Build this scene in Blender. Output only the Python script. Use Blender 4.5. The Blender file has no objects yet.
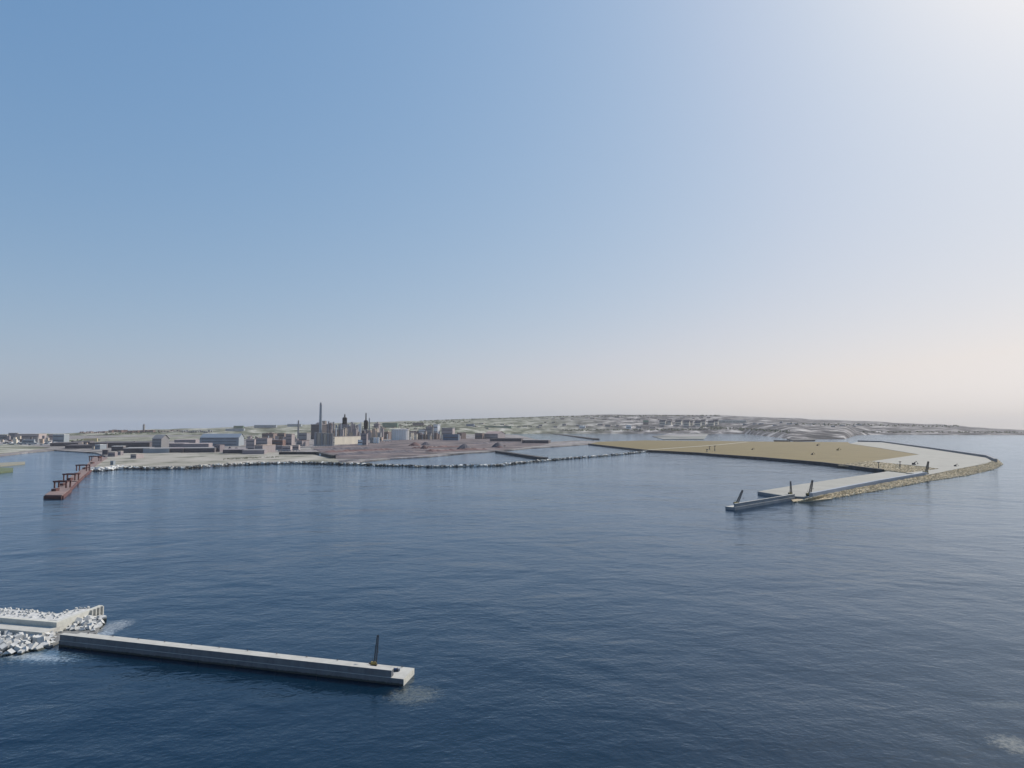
import bpy, bmesh, math, random
from mathutils import Vector, Matrix, Euler
random.seed(7)
R = math.radians
scene = bpy.context.scene
COL = scene.collection

# ------------------------------------------------------------------ camera
CAM_H = 120.0
F = 683.0
EYE = 427.0
PITCH = math.atan((EYE - 384.0) / F)
cd = bpy.data.cameras.new('camera')
cam = bpy.data.objects.new('camera', cd); COL.objects.link(cam)
cam.location = (0, 0, CAM_H)
cam.rotation_euler = (R(90) + PITCH, 0, 0)
cd.sensor_width = 36.0; cd.lens = 36.0 * F / 1024.0
cd.clip_start = 0.5; cd.clip_end = 200000
scene.camera = cam

# ------------------------------------------------------------------ light
SUN_AZ, SUN_EL = 48.0, 42.0
world = bpy.data.worlds.new('World'); scene.world = world; world.use_nodes = True
wn, wl = world.node_tree.nodes, world.node_tree.links
bg = wn['Background']
sky = wn.new('ShaderNodeTexSky'); sky.sky_type = 'NISHITA'; sky.sun_disc = False
sky.sun_elevation = R(SUN_EL); sky.sun_rotation = R(SUN_AZ)
sky.air_density = 1.0; sky.dust_density = 1.5; sky.ozone_density = 1.0
tcn = wn.new('ShaderNodeTexCoord'); tsp = wn.new('ShaderNodeSeparateXYZ'); tcb = wn.new('ShaderNodeCombineXYZ'); tmx = wn.new('ShaderNodeMath'); tmx.operation = 'MAXIMUM'; tmx.inputs[1].default_value = .004
wl.new(tcn.outputs['Generated'], tsp.inputs[0]); wl.new(tsp.outputs[0], tcb.inputs[0]); wl.new(tsp.outputs[1], tcb.inputs[1]); wl.new(tsp.outputs[2], tmx.inputs[0]); wl.new(tmx.outputs[0], tcb.inputs[2]); wl.new(tcb.outputs[0], sky.inputs[0])
# soft film-like response of a hazy sky: per channel gain * value ** gamma
sep = wn.new('ShaderNodeSeparateColor'); cmb = wn.new('ShaderNodeCombineColor'); wl.new(sky.outputs[0], sep.inputs[0])
bg.inputs[1].default_value = 0.12
lo = []
for i in range(3):
    mn = wn.new('ShaderNodeMath'); mn.operation = 'MAXIMUM'; mn.inputs[1].default_value = .6; wl.new(sep.outputs[i], mn.inputs[0]); lo.append(mn)
for i, (gr, gg, gb, lg) in enumerate(((0.52, 0.537, -0.18, -2.193), (0.288, 0.151, 0.15, -1.604), (0.468, -0.708, 0.586, -1.01))):
    acc = None
    for src, e in zip(lo[:3], (gr, gg, gb)):
        pw = wn.new('ShaderNodeMath'); pw.operation = 'POWER'; pw.inputs[1].default_value = e; wl.new(src.outputs[0], pw.inputs[0])
        ml = wn.new('ShaderNodeMath'); ml.operation = 'MULTIPLY'; wl.new(pw.outputs[0], ml.inputs[0])
        if acc is None: ml.inputs[1].default_value = math.exp(lg) / .12
        else: wl.new(acc.outputs[0], ml.inputs[1])
        acc = ml
    lo.append(acc)
def wmath(op, a, b_):
    n_ = wn.new('ShaderNodeMath'); n_.operation = op
    for q_, v_ in enumerate((a, b_)):
        if isinstance(v_, float): n_.inputs[q_].default_value = v_
        else: wl.new(v_.outputs[0], n_.inputs[q_])
    return n_
blue = wmath('MAXIMUM', lo[5], wmath('MULTIPLY', lo[4], .97))
cap = wmath('MULTIPLY', wmath('MULTIPLY', wmath('POWER', wmath('DIVIDE', lo[4], blue), .85), 1.03), lo[4])
red = wmath('MINIMUM', lo[3], cap)
wl.new(red.outputs[0], cmb.inputs[0]); wl.new(lo[4].outputs[0], cmb.inputs[1]); wl.new(blue.outputs[0], cmb.inputs[2])
wl.new(cmb.outputs[0], bg.inputs[0])
sd = bpy.data.lights.new('sun', 'SUN'); sd.energy = 4.6; sd.angle = R(0.5); sd.color = (1.0, 0.93, 0.84)
sun = bpy.data.objects.new('sun', sd); COL.objects.link(sun)
sv = Vector((math.sin(R(SUN_AZ)) * math.cos(R(SUN_EL)), math.cos(R(SUN_AZ)) * math.cos(R(SUN_EL)), math.sin(R(SUN_EL))))
sun.rotation_euler = sv.to_track_quat('Z', 'Y').to_euler()
vs = scene.view_settings
vs.view_transform = 'Standard'; vs.look = 'None'; vs.gamma = 1; vs.use_curve_mapping = False; vs.exposure = 0.0
scene.cycles.volume_bounces = 0

# ------------------------------------------------------------------ helpers
RE = 6371000.0
def drop(x, y): return -(x * x + y * y) / (2 * RE)
def ray(px, py):
    a, b = (px - 512) / F, -(py - 384) / F
    cp, sp = math.cos(PITCH), math.sin(PITCH)
    return Vector((a, cp - b * sp, sp + b * cp))
def at(px, py, z=0.0):
    """place on the ground (height z above the sea, earth curvature included)"""
    d = ray(px, py); t = (CAM_H - z) / -d.z
    for _ in range(25):
        p = d * t; t = (CAM_H - (z + drop(p.x, p.y))) / -d.z
    p = d * t
    return Vector((p.x, p.y, CAM_H + p.z))
def C(k, X, Y):
    o = {1: (0, 400, .16602), 2: (150, 395, .14648), 3: (280, 395, .14648), 4: (410, 400, .14648), 5: (540, 400, .17578),
         6: (700, 400, .15625), 7: (850, 400, .16992), 8: (710, 450, .16602), 9: (0, 590, .13672), 10: (290, 620, .15625), 11: (80, 410, .078125), 12: (0, 400, .078125)}[k]
    return (o[0] + X * o[2], o[1] + Y * o[2])
def pxm(p): return math.hypot(p.y, 0) / F      # metres per pixel at a point

class MB:
    def __init__(s): s.v = []; s.f = []
    def add(s, vs_, fs):
        n = len(s.v); s.v += [tuple(v) for v in vs_]; s.f += [tuple(i + n for i in f) for f in fs]
    def box(s, c, size, rot=None):
        hx, hy, hz = [k / 2 for k in size]; c = Vector(c)
        vs_ = [Vector((x, y, z)) for z in (-hz, hz) for y in (-hy, hy) for x in (-hx, hx)]
        if rot is not None: vs_ = [rot @ v for v in vs_]
        s.add([v + c for v in vs_], [(0, 2, 3, 1), (4, 5, 7, 6), (0, 1, 5, 4), (1, 3, 7, 5), (3, 2, 6, 7), (2, 0, 4, 6)])
    def prism(s, pts, z0, z1):
        """pts: xy(z) list; top at z1 (added to pt.z drop), bottom z0"""
        n = len(pts); ar = sum(pts[i][0] * pts[(i + 1) % n][1] - pts[(i + 1) % n][0] * pts[i][1] for i in range(n))
        if ar < 0: pts = pts[::-1]
        k = [drop(p[0], p[1]) if math.hypot(p[0], p[1]) > 900 else 0 for p in pts]
        s.add([(p[0], p[1], z0 + k[i]) for i, p in enumerate(pts)] + [(p[0], p[1], z1 + k[i]) for i, p in enumerate(pts)],
              [tuple(range(n - 1, -1, -1)), tuple(range(n, 2 * n))] + [(i, (i + 1) % n, n + (i + 1) % n, n + i) for i in range(n)])
    def cyl(s, a, b, r0, r1=None, n=12, cap=True):
        r1 = r0 if r1 is None else r1; a, b = Vector(a), Vector(b); ax = (b - a).normalized()
        u = ax.orthogonal().normalized(); w = ax.cross(u)
        ring = lambda c, r: [c + u * math.cos(2 * math.pi * i / n) * r + w * math.sin(2 * math.pi * i / n) * r for i in range(n)]
        fs = [(i, (i + 1) % n, n + (i + 1) % n, n + i) for i in range(n)]
        if cap: fs += [tuple(range(n - 1, -1, -1)), tuple(range(n, 2 * n))]
        s.add(ring(a, r0) + ring(b, r1), fs)
    def rev(s, c, prof, n=20):
        c = Vector(c); vs_ = []
        for r, z in prof: vs_ += [c + Vector((r * math.cos(2 * math.pi * i / n), r * math.sin(2 * math.pi * i / n), z)) for i in range(n)]
        fs = [tuple(range(n - 1, -1, -1)), tuple(range((len(prof) - 1) * n, len(prof) * n))]
        for k in range(len(prof) - 1): fs += [(k * n + i, k * n + (i + 1) % n, (k + 1) * n + (i + 1) % n, (k + 1) * n + i) for i in range(n)]
        s.add(vs_, fs)
    def rock(s, c, r, rnd, flat=.7):
        rot = Euler((rnd.random() * 6, rnd.random() * 6, rnd.random() * 6)).to_matrix()
        sx, sy, sz = [r * rnd.uniform(.6, 1.15) for _ in range(3)]
        vs_ = []
        for v in [(-1, -1, -1), (1, -1, -1), (-1, 1, -1), (1, 1, -1), (-1, -1, 1), (1, -1, 1), (-1, 1, 1), (1, 1, 1)]:
            q = rot @ Vector((v[0] * sx * rnd.uniform(.5, 1), v[1] * sy * rnd.uniform(.5, 1), v[2] * sz * rnd.uniform(.5, 1)))
            q.z *= flat; vs_.append(Vector(c) + q)
        s.add(vs_, [(0, 2, 3, 1), (4, 5, 7, 6), (0, 1, 5, 4), (1, 3, 7, 5), (3, 2, 6, 7), (2, 0, 4, 6)])
    def build(s, name, mat, parent=None, smooth=False, bevel=0):
        me = bpy.data.meshes.new(name)
        o0 = Vector((0, 0, 0))
        if parent is None:     # own origin at the base centre
            xs, ys, zs = zip(*s.v); o0 = Vector(((min(xs) + max(xs)) / 2, (min(ys) + max(ys)) / 2, min(zs)))
        else: o0 = parent.matrix_world.translation if parent.parent is None else parent['_o']
        o0 = Vector(o0)
        me.from_pydata([tuple(Vector(v) - o0) for v in s.v], [], s.f)
        me.materials.append(mat)
        if smooth:
            for p in me.polygons: p.use_smooth = True
        me.update()
        o = bpy.data.objects.new(name, me); COL.objects.link(o)
        if parent is None: o.location = o0
        else: o.parent = parent
        if bevel:
            m = o.modifiers.new('bevel', 'BEVEL'); m.width = bevel; m.segments = 2
        return o
def tag(o, label=None, cat=None, group=None, kind=None):
    if label: o['label'] = label
    if cat: o['category'] = cat
    if group: o['group'] = group
    if kind: o['kind'] = kind
    return o
def empty(name, loc, label, cat, group=None):
    o = bpy.data.objects.new(name, None); COL.objects.link(o); o.location = loc
    o.empty_display_size = 1; o.matrix_world = Matrix.Translation(loc)
    return tag(o, label, cat, group)

# ------------------------------------------------------------------ materials
def newmat(name):
    m = bpy.data.materials.new(name); m.use_nodes = True
    return m, m.node_tree.nodes, m.node_tree.links, m.node_tree.nodes['Principled BSDF']
MC = {}
def mat(name, c0, c1=None, scale=.3, rough=.85, metallic=0, stretch=(1, 1, 1), detail=6, contrast=.5, bump=0, streak=0):
    if name in MC: return MC[name]
    m, N, L, b = newmat(name)
    c1 = c1 or tuple(k * .75 for k in c0)
    g = N.new('ShaderNodeNewGeometry'); mp = N.new('ShaderNodeMapping'); mp.inputs['Scale'].default_value = stretch
    L.new(g.outputs['Position'], mp.inputs[0])
    t = N.new('ShaderNodeTexNoise'); t.inputs['Scale'].default_value = scale; t.inputs['Detail'].default_value = detail; t.inputs['Roughness'].default_value = .62
    L.new(mp.outputs[0], t.inputs['Vector'])
    r = N.new('ShaderNodeValToRGB'); r.color_ramp.elements[0].position = .5 - contrast / 4; r.color_ramp.elements[1].position = .5 + contrast / 4
    r.color_ramp.elements[0].color = (*c1, 1); r.color_ramp.elements[1].color = (*c0, 1)
    L.new(t.outputs['Fac'], r.inputs[0])
    out = r.outputs[0]
    L.new(out, b.inputs['Base Color']); b.inputs['Roughness'].default_value = rough; b.inputs['Metallic'].default_value = metallic
    b.inputs['Specular IOR Level'].default_value = .3
    if bump:
        bp = N.new('ShaderNodeBump'); bp.inputs['Distance'].default_value = bump; L.new(t.outputs['Fac'], bp.inputs['Height']); L.new(bp.outputs[0], b.inputs['Normal'])
    MC[name] = m; return m
def ramp_mat(name, cols, scale, stretch=(1, 1, 1), detail=8, rough=.9, island=False, scale2=None):
    if name in MC: return MC[name]
    m, N, L, b = newmat(name)
    g = N.new('ShaderNodeNewGeometry'); r = N.new('ShaderNodeValToRGB'); cr = r.color_ramp
    for i, (p, c) in enumerate(cols):
        e = cr.elements[i] if i < 2 else cr.elements.new(p)
        e.position = p; e.color = (*c, 1)
    if island: L.new(g.outputs['Random Per Island'], r.inputs[0])
    else:
        mp = N.new('ShaderNodeMapping'); mp.inputs['Scale'].default_value = stretch; L.new(g.outputs['Position'], mp.inputs[0])
        t = N.new('ShaderNodeTexNoise'); t.inputs['Scale'].default_value = scale; t.inputs['Detail'].default_value = detail; t.inputs['Roughness'].default_value = .65
        L.new(mp.outputs[0], t.inputs['Vector']); L.new(t.outputs['Fac'], r.inputs[0])
    L.new(r.outputs[0], b.inputs['Base Color']); b.inputs['Roughness'].default_value = rough; b.inputs['Specular IOR Level'].default_value = .2
    MC[name] = m; return m
def sortc(cols): return sorted(cols, key=lambda k: k[0])

conc = mat('pale_concrete', (.49, .48, .44), (.35, .34, .31), .16, contrast=.9, detail=10)
conc_face = mat('wall_concrete', (.145, .155, .165), (.095, .10, .11), .35, stretch=(1, 1, .35), contrast=.9)  # darker copy of the pier concrete, backlit front shade put into the colour
apron_m = mat('apron_concrete', (.30, .295, .265), (.25, .245, .22), .02, contrast=.6)
def tide(m, top, soft, col):
    N, L = m.node_tree.nodes, m.node_tree.links; b = N['Principled BSDF']; lk = b.inputs['Base Color'].links[0]; src = lk.from_socket
    g = N.new('ShaderNodeNewGeometry'); sp = N.new('ShaderNodeSeparateXYZ'); L.new(g.outputs['Position'], sp.inputs[0])
    t = N.new('ShaderNodeTexNoise'); t.inputs['Scale'].default_value = .6; t.inputs['Detail'].default_value = 6; L.new(g.outputs['Position'], t.inputs['Vector'])
    a = N.new('ShaderNodeMath'); a.operation = 'MULTIPLY_ADD'; a.inputs[1].default_value = -1.2; L.new(t.outputs['Fac'], a.inputs[0]); L.new(sp.outputs[2], a.inputs[2])
    mr = N.new('ShaderNodeMapRange'); mr.inputs['From Min'].default_value = top - .6; mr.inputs['From Max'].default_value = top - .6 + soft; L.new(a.outputs[0], mr.inputs['Value'])
    mx = N.new('ShaderNodeMix'); mx.data_type = 'RGBA'; L.new(mr.outputs[0], mx.inputs['Factor']); mx.inputs['A'].default_value = (*col, 1); L.new(src, mx.inputs['B']); L.new(mx.outputs['Result'], b.inputs['Base Color'])
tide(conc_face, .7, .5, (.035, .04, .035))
M_yellow = mat('crane_yellow', (.40, .30, .09), (.28, .20, .06), 1.5, rough=.5)
M_dark = mat('dark_steel', (.05, .055, .065), (.03, .03, .035), 2, rough=.6)
M_rust = mat('red_jetty_steel', (.14, .062, .058), (.08, .042, .04), .08, rough=.8)
M_deckr = mat('jetty_deck', (.24, .17, .155), (.15, .115, .11), .03)
M_rockslope = ramp_mat('khaki_rubble', [(.38, (.18, .145, .095)), (.62, (.52, .43, .29)), (.5, (.37, .305, .205))], .3, detail=10)
M_rocks_tan = ramp_mat('khaki_stone', [(0, (.26, .21, .13)), (1, (.78, .65, .44)), (.5, (.56, .46, .31))], 1, island=True)
M_rocks_mix = ramp_mat('shore_stone', [(0, (.05, .05, .05)), (1, (.85, .83, .78)), (.35, (.14, .14, .13)), (.55, (.40, .385, .34))], 1, island=True)
M_block = mat('block_concrete', (.56, .56, .54), (.36, .36, .35), .35, contrast=.9); tide(M_block, .9, .6, (.06, .065, .055))

# ------------------------------------------------------------------ water
def water_mat():
    m, N, L, b = newmat('sea_water')
    g = N.new('ShaderNodeNewGeometry')
    hs = []
    def noise(sc, st, dist, det=3):
        mp = N.new('ShaderNodeMapping'); mp.inputs['Scale'].default_value = st; mp.inputs['Rotation'].default_value = (0, 0, R(-13)); L.new(g.outputs['Position'], mp.inputs[0])
        t = N.new('ShaderNodeTexNoise'); t.inputs['Scale'].default_value = sc; t.inputs['Detail'].default_value = det; t.inputs['Roughness'].default_value = .55; t.inputs['Distortion'].default_value = .4
        L.new(mp.outputs[0], t.inputs['Vector'])
        mm = N.new('ShaderNodeMath'); mm.operation = 'MULTIPLY'; mm.inputs[1].default_value = dist; L.new(t.outputs['Fac'], mm.inputs[0]); hs.append(mm)
        return t
    noise(.012, (.8, 1, 1), 4.0, 2); noise(.05, (.75, 1, 1), 1.1, 2); noise(.15, (.75, 1, 1), .5, 3); noise(.45, (.85, 1, 1), .27, 3); noise(1.6, (1, 1, 1), .03, 2)
    a = hs[0]
    for h in hs[1:]:
        s = N.new('ShaderNodeMath'); s.operation = 'ADD'; L.new(a.outputs[0], s.inputs[0]); L.new(h.outputs[0], s.inputs[1]); a = s
    wn_ = N.new('ShaderNodeTexNoise'); wn_.inputs['Scale'].default_value = .004; wn_.inputs['Detail'].default_value = 3; L.new(g.outputs['Position'], wn_.inputs['Vector'])
    wr_ = N.new('ShaderNodeMapRange'); wr_.inputs['From Min'].default_value = .35; wr_.inputs['From Max'].default_value = .65; wr_.inputs['To Min'].default_value = .65; wr_.inputs['To Max'].default_value = 1.0; L.new(wn_.outputs['Fac'], wr_.inputs['Value'])
    bp = N.new('ShaderNodeBump'); L.new(wr_.outputs[0], bp.inputs['Strength']); bp.inputs['Distance'].default_value = .9
    L.new(a.outputs[0], bp.inputs['Height'])
    N.remove(b)
    dif = N.new('ShaderNodeBsdfDiffuse'); glo = N.new('ShaderNodeBsdfGlossy'); fre = N.new('ShaderNodeFresnel'); mixs = N.new('ShaderNodeMixShader')
    fre.inputs['IOR'].default_value = 1.42; glo.inputs['Roughness'].default_value = .07; glo.inputs['Color'].default_value = (.77, .88, 1, 1)
    for n_ in (glo, fre): L.new(bp.outputs[0], n_.inputs['Normal'])
    L.new(fre.outputs[0], mixs.inputs[0]); L.new(dif.outputs[0], mixs.inputs[1]); L.new(glo.outputs[0], mixs.inputs[2]); L.new(mixs.outputs[0], N['Material Output'].inputs['Surface'])
    # sea colour, with pale rubble showing in the shallows round the breakwaters
    base = N.new('ShaderNodeRGB'); base.outputs[0].default_value = (.001, .012, .026, 1)
    col = base.outputs[0]
    tn = N.new('ShaderNodeTexNoise'); tn.inputs['Scale'].default_value = .5; tn.inputs['Detail'].default_value = 8; tn.inputs['Roughness'].default_value = .7
    L.new(g.outputs['Position'], tn.inputs['Vector'])
    tn2 = N.new('ShaderNodeTexNoise'); tn2.inputs['Scale'].default_value = .55; tn2.inputs['Detail'].default_value = 6; tn2.inputs['Roughness'].default_value = .75
    L.new(g.outputs['Position'], tn2.inputs['Vector'])
    for (c, rx, ry, rz, cc, k) in SHALLOWS:
        mp = N.new('ShaderNodeVectorMath'); mp.operation = 'SUBTRACT'; mp.inputs[1].default_value = (c.x, c.y, 0); L.new(g.outputs['Position'], mp.inputs[0])
        rt = N.new('ShaderNodeVectorRotate'); rt.rotation_type = 'Z_AXIS'; rt.inputs['Angle'].default_value = -rz; L.new(mp.outputs[0], rt.inputs['Vector'])
        dv = N.new('ShaderNodeVectorMath'); dv.operation = 'DIVIDE'; dv.inputs[1].default_value = (rx, ry, 1e6); L.new(rt.outputs[0], dv.inputs[0])
        ln = N.new('ShaderNodeVectorMath'); ln.operation = 'LENGTH'; L.new(dv.outputs[0], ln.inputs[0])
        ad = N.new('ShaderNodeMath'); ad.operation = 'MULTIPLY_ADD'; L.new(tn.outputs['Fac'], ad.inputs[0]); ad.inputs[1].default_value = -2.6; ad.inputs[2].default_value = 1.3
        sm = N.new('ShaderNodeMath'); sm.operation = 'ADD'; L.new(ln.outputs['Value'], sm.inputs[0]); L.new(ad.outputs[0], sm.inputs[1])
        mr = N.new('ShaderNodeMapRange'); mr.inputs['From Min'].default_value = .4; mr.inputs['From Max'].default_value = 1.25; mr.inputs['To Min'].default_value = k; mr.inputs['To Max'].default_value = 0
        mr.interpolation_type = 'SMOOTHSTEP'
        m2 = N.new('ShaderNodeMapRange'); m2.inputs['From Min'].default_value = .38; m2.inputs['From Max'].default_value = .62; m2.inputs['To Min'].default_value = .25; L.new(tn2.outputs['Fac'], m2.inputs['Value'])
        m3 = N.new('ShaderNodeMath'); m3.operation = 'MULTIPLY'
        L.new(sm.outputs[0], mr.inputs['Value'])
        mx = N.new('ShaderNodeMix'); mx.data_type = 'RGBA'; L.new(mr.outputs[0], m3.inputs[0]); L.new(m2.outputs[0], m3.inputs[1]); L.new(m3.outputs[0], mx.inputs['Factor']); L.new(col, mx.inputs['A']); mx.inputs['B'].default_value = (*cc, 1)
        col = mx.outputs['Result']
    L.new(col, dif.inputs['Color'])
    return m
SHALLOWS = [(at(414, 695), 12, 11, R(28), (.13, .135, .11), .75), (at(113, 627), 9, 16, 0, (.36, .37, .36), .8),
            (at(30, 655), 34, 11, R(-12), (.13, .20, .26), .9), (at(26, 656), 26, 5, R(-14), (.40, .44, .46), .8), (at(104, 634), 6, 6, 0, (.40, .44, .46), .8), (at(1015, 745), 8, 9, 0, (.30, .29, .24), .6), (at(1005, 705), 14, 4, 0, (.22, .23, .21), .3)]
w = MB(); NA = 144
rings = [0.0] + [60 * 1.22 ** i for i in range(36)]
rings = [r for r in rings if r < 13000] + [15000]
dense = [0.0]
for a_, b_ in zip(rings, rings[1:]):
    n_ = max(1, math.ceil((b_ - a_) / 1500))
    dense += [a_ + (b_ - a_) * (k + 1) / n_ for k in range(n_)]
vs_ = [(0, 0, 0)]
for r_ in dense[1:]:
    vs_ += [(r_ * math.cos(2 * math.pi * i / NA), r_ * math.sin(2 * math.pi * i / NA), -r_ * r_ / (2 * RE)) for i in range(NA)]
fs = [(0, 1 + i, 1 + (i + 1) % NA) for i in range(NA)]
for k in range(len(dense) - 2):
    o_ = 1 + k * NA
    fs += [(o_ + i, o_ + NA + i, o_ + NA + (i + 1) % NA, o_ + (i + 1) % NA) for i in range(NA)]
me = bpy.data.meshes.new('water'); me.from_pydata(vs_, [], fs); me.materials.append(water_mat())
wo = bpy.data.objects.new('water', me); COL.objects.link(wo); tag(wo, kind='structure')
for p in me.polygons: p.use_smooth = True

# ------------------------------------------------------------------ land
def poly(pts, z): return [at(*(C(*p) if len(p) == 3 else p), z) for p in pts]
def sheet(name, pts, z, m, z0=-2, **k):
    b = MB(); b.prism(poly(pts, z), z0, z); o = b.build(name, m); tag(o, **k) if k else tag(o, kind='structure'); return o
M_land = ramp_mat('coastal_ground', [(.36, (.06, .06, .065)), (.66, (.40, .385, .36)), (.44, (.14, .13, .135)), (.50, (.25, .235, .215)), (.56, (.16, .145, .16))], .004, stretch=(1.6, .6, 1), detail=12)
M_flat = ramp_mat('pale_dusty_ground', [(.38, (.13, .13, .105)), (.66, (.38, .36, .32)), (.46, (.25, .24, .20)), (.54, (.31, .29, .255))], .007, stretch=(1, .6, 1), detail=12)
M_green = ramp_mat('green_fields', [(.38, (.05, .055, .04)), (.62, (.42, .41, .37)), (.46, (.13, .135, .095)), (.54, (.24, .24, .19))], .004, stretch=(1.2, .6, 1), detail=12)
M_yard = ramp_mat('ore_yard_ground', [(.38, (.035, .033, .037)), (.62, (.26, .21, .19)), (.45, (.08, .072, .08)), (.5, (.16, .12, .115)), (.55, (.10, .09, .10))], .006, stretch=(.8, 1, 1), detail=12)
M_tan = mat('tan_sand_fill', (.165, .128, .048), (.115, .088, .033), .009, contrast=1.1, detail=10)
M_quay = mat('dark_quay_face', (.08, .08, .085), (.05, .05, .05), .05)
M_hill = ramp_mat('hill_ground', [(.30, (.06, .07, .06)), (.70, (.42, .40, .40)), (.42, (.14, .14, .14)), (.5, (.22, .23, .20)), (.58, (.28, .25, .27))], .0011, stretch=(1.2, .35, 1), detail=12)

main = [(-220, 470), (-60, 461), (0, 455.5), (30, 452), (54, 450), (96, 452.6), (106, 456), (99, 461), (92, 469), (108, 468), (124, 466.8), (150, 467.6), (185, 467.2), (215, 465), (244, 463.3), (270, 462.6),
        (299, 462), (353, 463.3), (362, 461), (390, 458.4), (430, 456.3), (469, 452.6), (498, 451), (530, 448), (560, 446.2), (589, 444.2), (600, 441.4), (575, 440.5),
        (549, 441.8), (534, 438.8), (518, 435), (500, 434.2), (300, 434.2), (0, 436.2), (-220, 437)]
sheet('land', main, 4, M_land)
sheet('dusty_ground', [(-220, 466), (-60, 459), (0, 453.5), (30, 450), (50, 447.5), (10, 444), (-220, 446)], 5, M_green, 1)
sheet('dusty_ground', [(108, 456.4), (100, 461), (94, 468), (124, 465.8), (150, 466.6), (185, 466.2), (244, 462.3), (299, 461.2), (340, 462.2), (334, 458), (300, 452.5), (240, 452), (190, 453), (150, 452), (125, 453)], 5, M_flat, 1)
sheet('ore_yard', [C(3, 210, 358), C(3, 400, 345), C(3, 700, 315), C(3, 1020, 292), C(4, 350, 262), C(4, 560, 265), C(4, 950, 292), C(4, 900, 308), C(4, 640, 338), C(4, 300, 352), C(4, 0, 384), C(3, 640, 432), C(3, 380, 432)], 5.2, M_yard, 1)
sheet('grass_field', [(60, 440), (116, 437), (200, 436.2), (300, 434.6), (420, 434.6), (440, 437), (300, 438.5), (180, 440), (118, 442.5), (96, 443.5), (60, 444)], 5.0, M_green, 1)
# tan fill and aprons
tan = [(589, 444), (620, 447.3), (649, 450.6), (700, 453.2), (719, 454.8), (762, 457.8), (822, 462.8), (859, 467.3), (881, 470), (906, 472.8), (938, 468.8), (930, 466), (918, 454.4), (880, 448), (850, 443.6), (848, 442.1), (748, 441.4), (719, 441), (645, 440.4), (600, 441.6)]
sheet('reclaimed_ground', tan, 6, M_tan)
qw = MB()
line = [at(x, y, 6) for x, y in [(589, 444), (649, 450.6), (700, 453.2), (719, 454.8), (762, 457.8), (822, 462.8), (859, 467.3), (884, 470.4)]]
def wall_along(mb, pts, t, z0, z1, off=0):
    for a, b in zip(pts, pts[1:]):
        a2, b2 = Vector((a.x, a.y, 0)), Vector((b.x, b.y, 0)); u = (b2 - a2).normalized(); n = Vector((u.y, -u.x, 0))
        q = [a2 + n * (off + t), b2 + n * (off + t) + u * t * .3, b2 + n * off + u * t * .3, a2 + n * off]
        mb.prism(q, z0, z1)
def curv_wall(name, pxs, z, t, z0, z1, m, label, cat, off=0):
    b = MB(); wall_along(b, [at(*p, z) for p in pxs], t, z0, z1, off); return tag(b.build(name, m), label, cat)
b = MB(); wall_along(b, line, 6, -2, 9, .2)
tag(b.build('quay_wall', M_quay), 'long dark quay wall along the water side of the tan sand fill', 'quay wall')
sheet('concrete_apron', [(858, 441.8), (881, 442.2), (930, 449), (986, 457.6), (992, 461), (986, 463.5), (960, 468.3), (928, 474.8), (906, 472.9), (938, 468.8), (925, 466.5), (871, 461.3), (919, 454.4), (880, 448), (850, 443.6)], 7, apron_m)
sheet('rubble_slope', [(838, 465), (870, 461.4), (938, 468.9), (907, 472.6), (881, 469.6), (850, 466)], 7.2, M_rockslope, 4)
curv_wall('access_track', [(649, 450), (719, 444.9), (748, 442)], 6, 14, 5, 6.6, mat('track_concrete', (.5, .48, .42)), 'pale straight track crossing the tan sand fill', 'track', -14)
# second parapet / outer wall of apron
curv_wall('parapet_wall', [(994, 461), (986, 457.4), (930, 448.9), (881, 442), (858, 441.4)], 7, 9, 0, 15, mat('parapet_concrete', (.24, .25, .27), (.17, .18, .2), .02), 'grey parapet wall on the seaward edge of the pale apron', 'wall')

# ------------------------------------------------------------------ rubble shorelines (uncountable)
def rubble(name, pxs, z, width, size, per_m, m, label, cat, seed=1, zh=2, **kw):
    rnd = random.Random(seed); b = MB(); pts = [at(*p, z) for p in pxs]
    for a, c in zip(pts, pts[1:]):
        L_ = (c - a).length; n = int(L_ * per_m)
        u = (c - a).normalized(); nn = Vector((u.y, -u.x, 0))
        for _ in range(n):
            f = rnd.gauss(0, .5)
            p = a + (c - a) * rnd.random() + nn * f * width
            b.rock((p.x, p.y, p.z + zh * (1 - abs(f)) * rnd.random()), size * rnd.uniform(.5, 1.3), rnd)
    return tag(b.build(name, m), label, cat, kind='stuff', **kw)
shore = [(120, 466.9), (150, 467.8), (185, 467.4), (215, 465.2), (244, 463.5), (270, 462.8), (299, 462.2), (353, 463.5)]
rubble('shore_boulders', [(x, y + .2) for x, y in shore], 4, 12, 4.6, .45, M_rocks_mix, 'black and white boulders lining the industrial shore', 'boulders', 3)
moundpx = [(353, 463.5), (382, 465.2), (410, 465.8), (433, 466.6), (480, 465.3), (498, 465.2), (515, 463), (560, 458.8), (610, 455), (649, 451)]
mb_ = MB()
wall_along(mb_, [at(*p, 1) for p in moundpx], 20, -2, 3, -10)
tag(mb_.build('rubble_breakwater', mat('mound_core', (.38, .38, .34), (.22, .22, .2), .03, contrast=1)), 'low stone breakwater closing the inner basin', 'breakwater')
rubble('breakwater_boulders', moundpx, 3, 12, 4.2, .36, M_rocks_mix, 'mixed pale and dark boulders along the low inner breakwater', 'boulders', 4)

# ------------------------------------------------------------------ inner jetties
def jetty(name, a, b, wpx, z, m, label):
    mb = MB(); wall_along(mb, [at(*a, z), at(*b, z)], wpx, -2, z, -wpx / 2); return tag(mb.build(name, m), label, 'jetty')
jetty('jetty', C(4, 600, 346), C(4, 915, 391), 26, 9, M_quay, 'dark straight jetty dividing the two inner basins')
jetty('jetty', C(5, 10, 182), C(5, 320, 219), 60, 12, M_quay, 'thin dark jetty in the far basin behind the tan fill')

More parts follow.
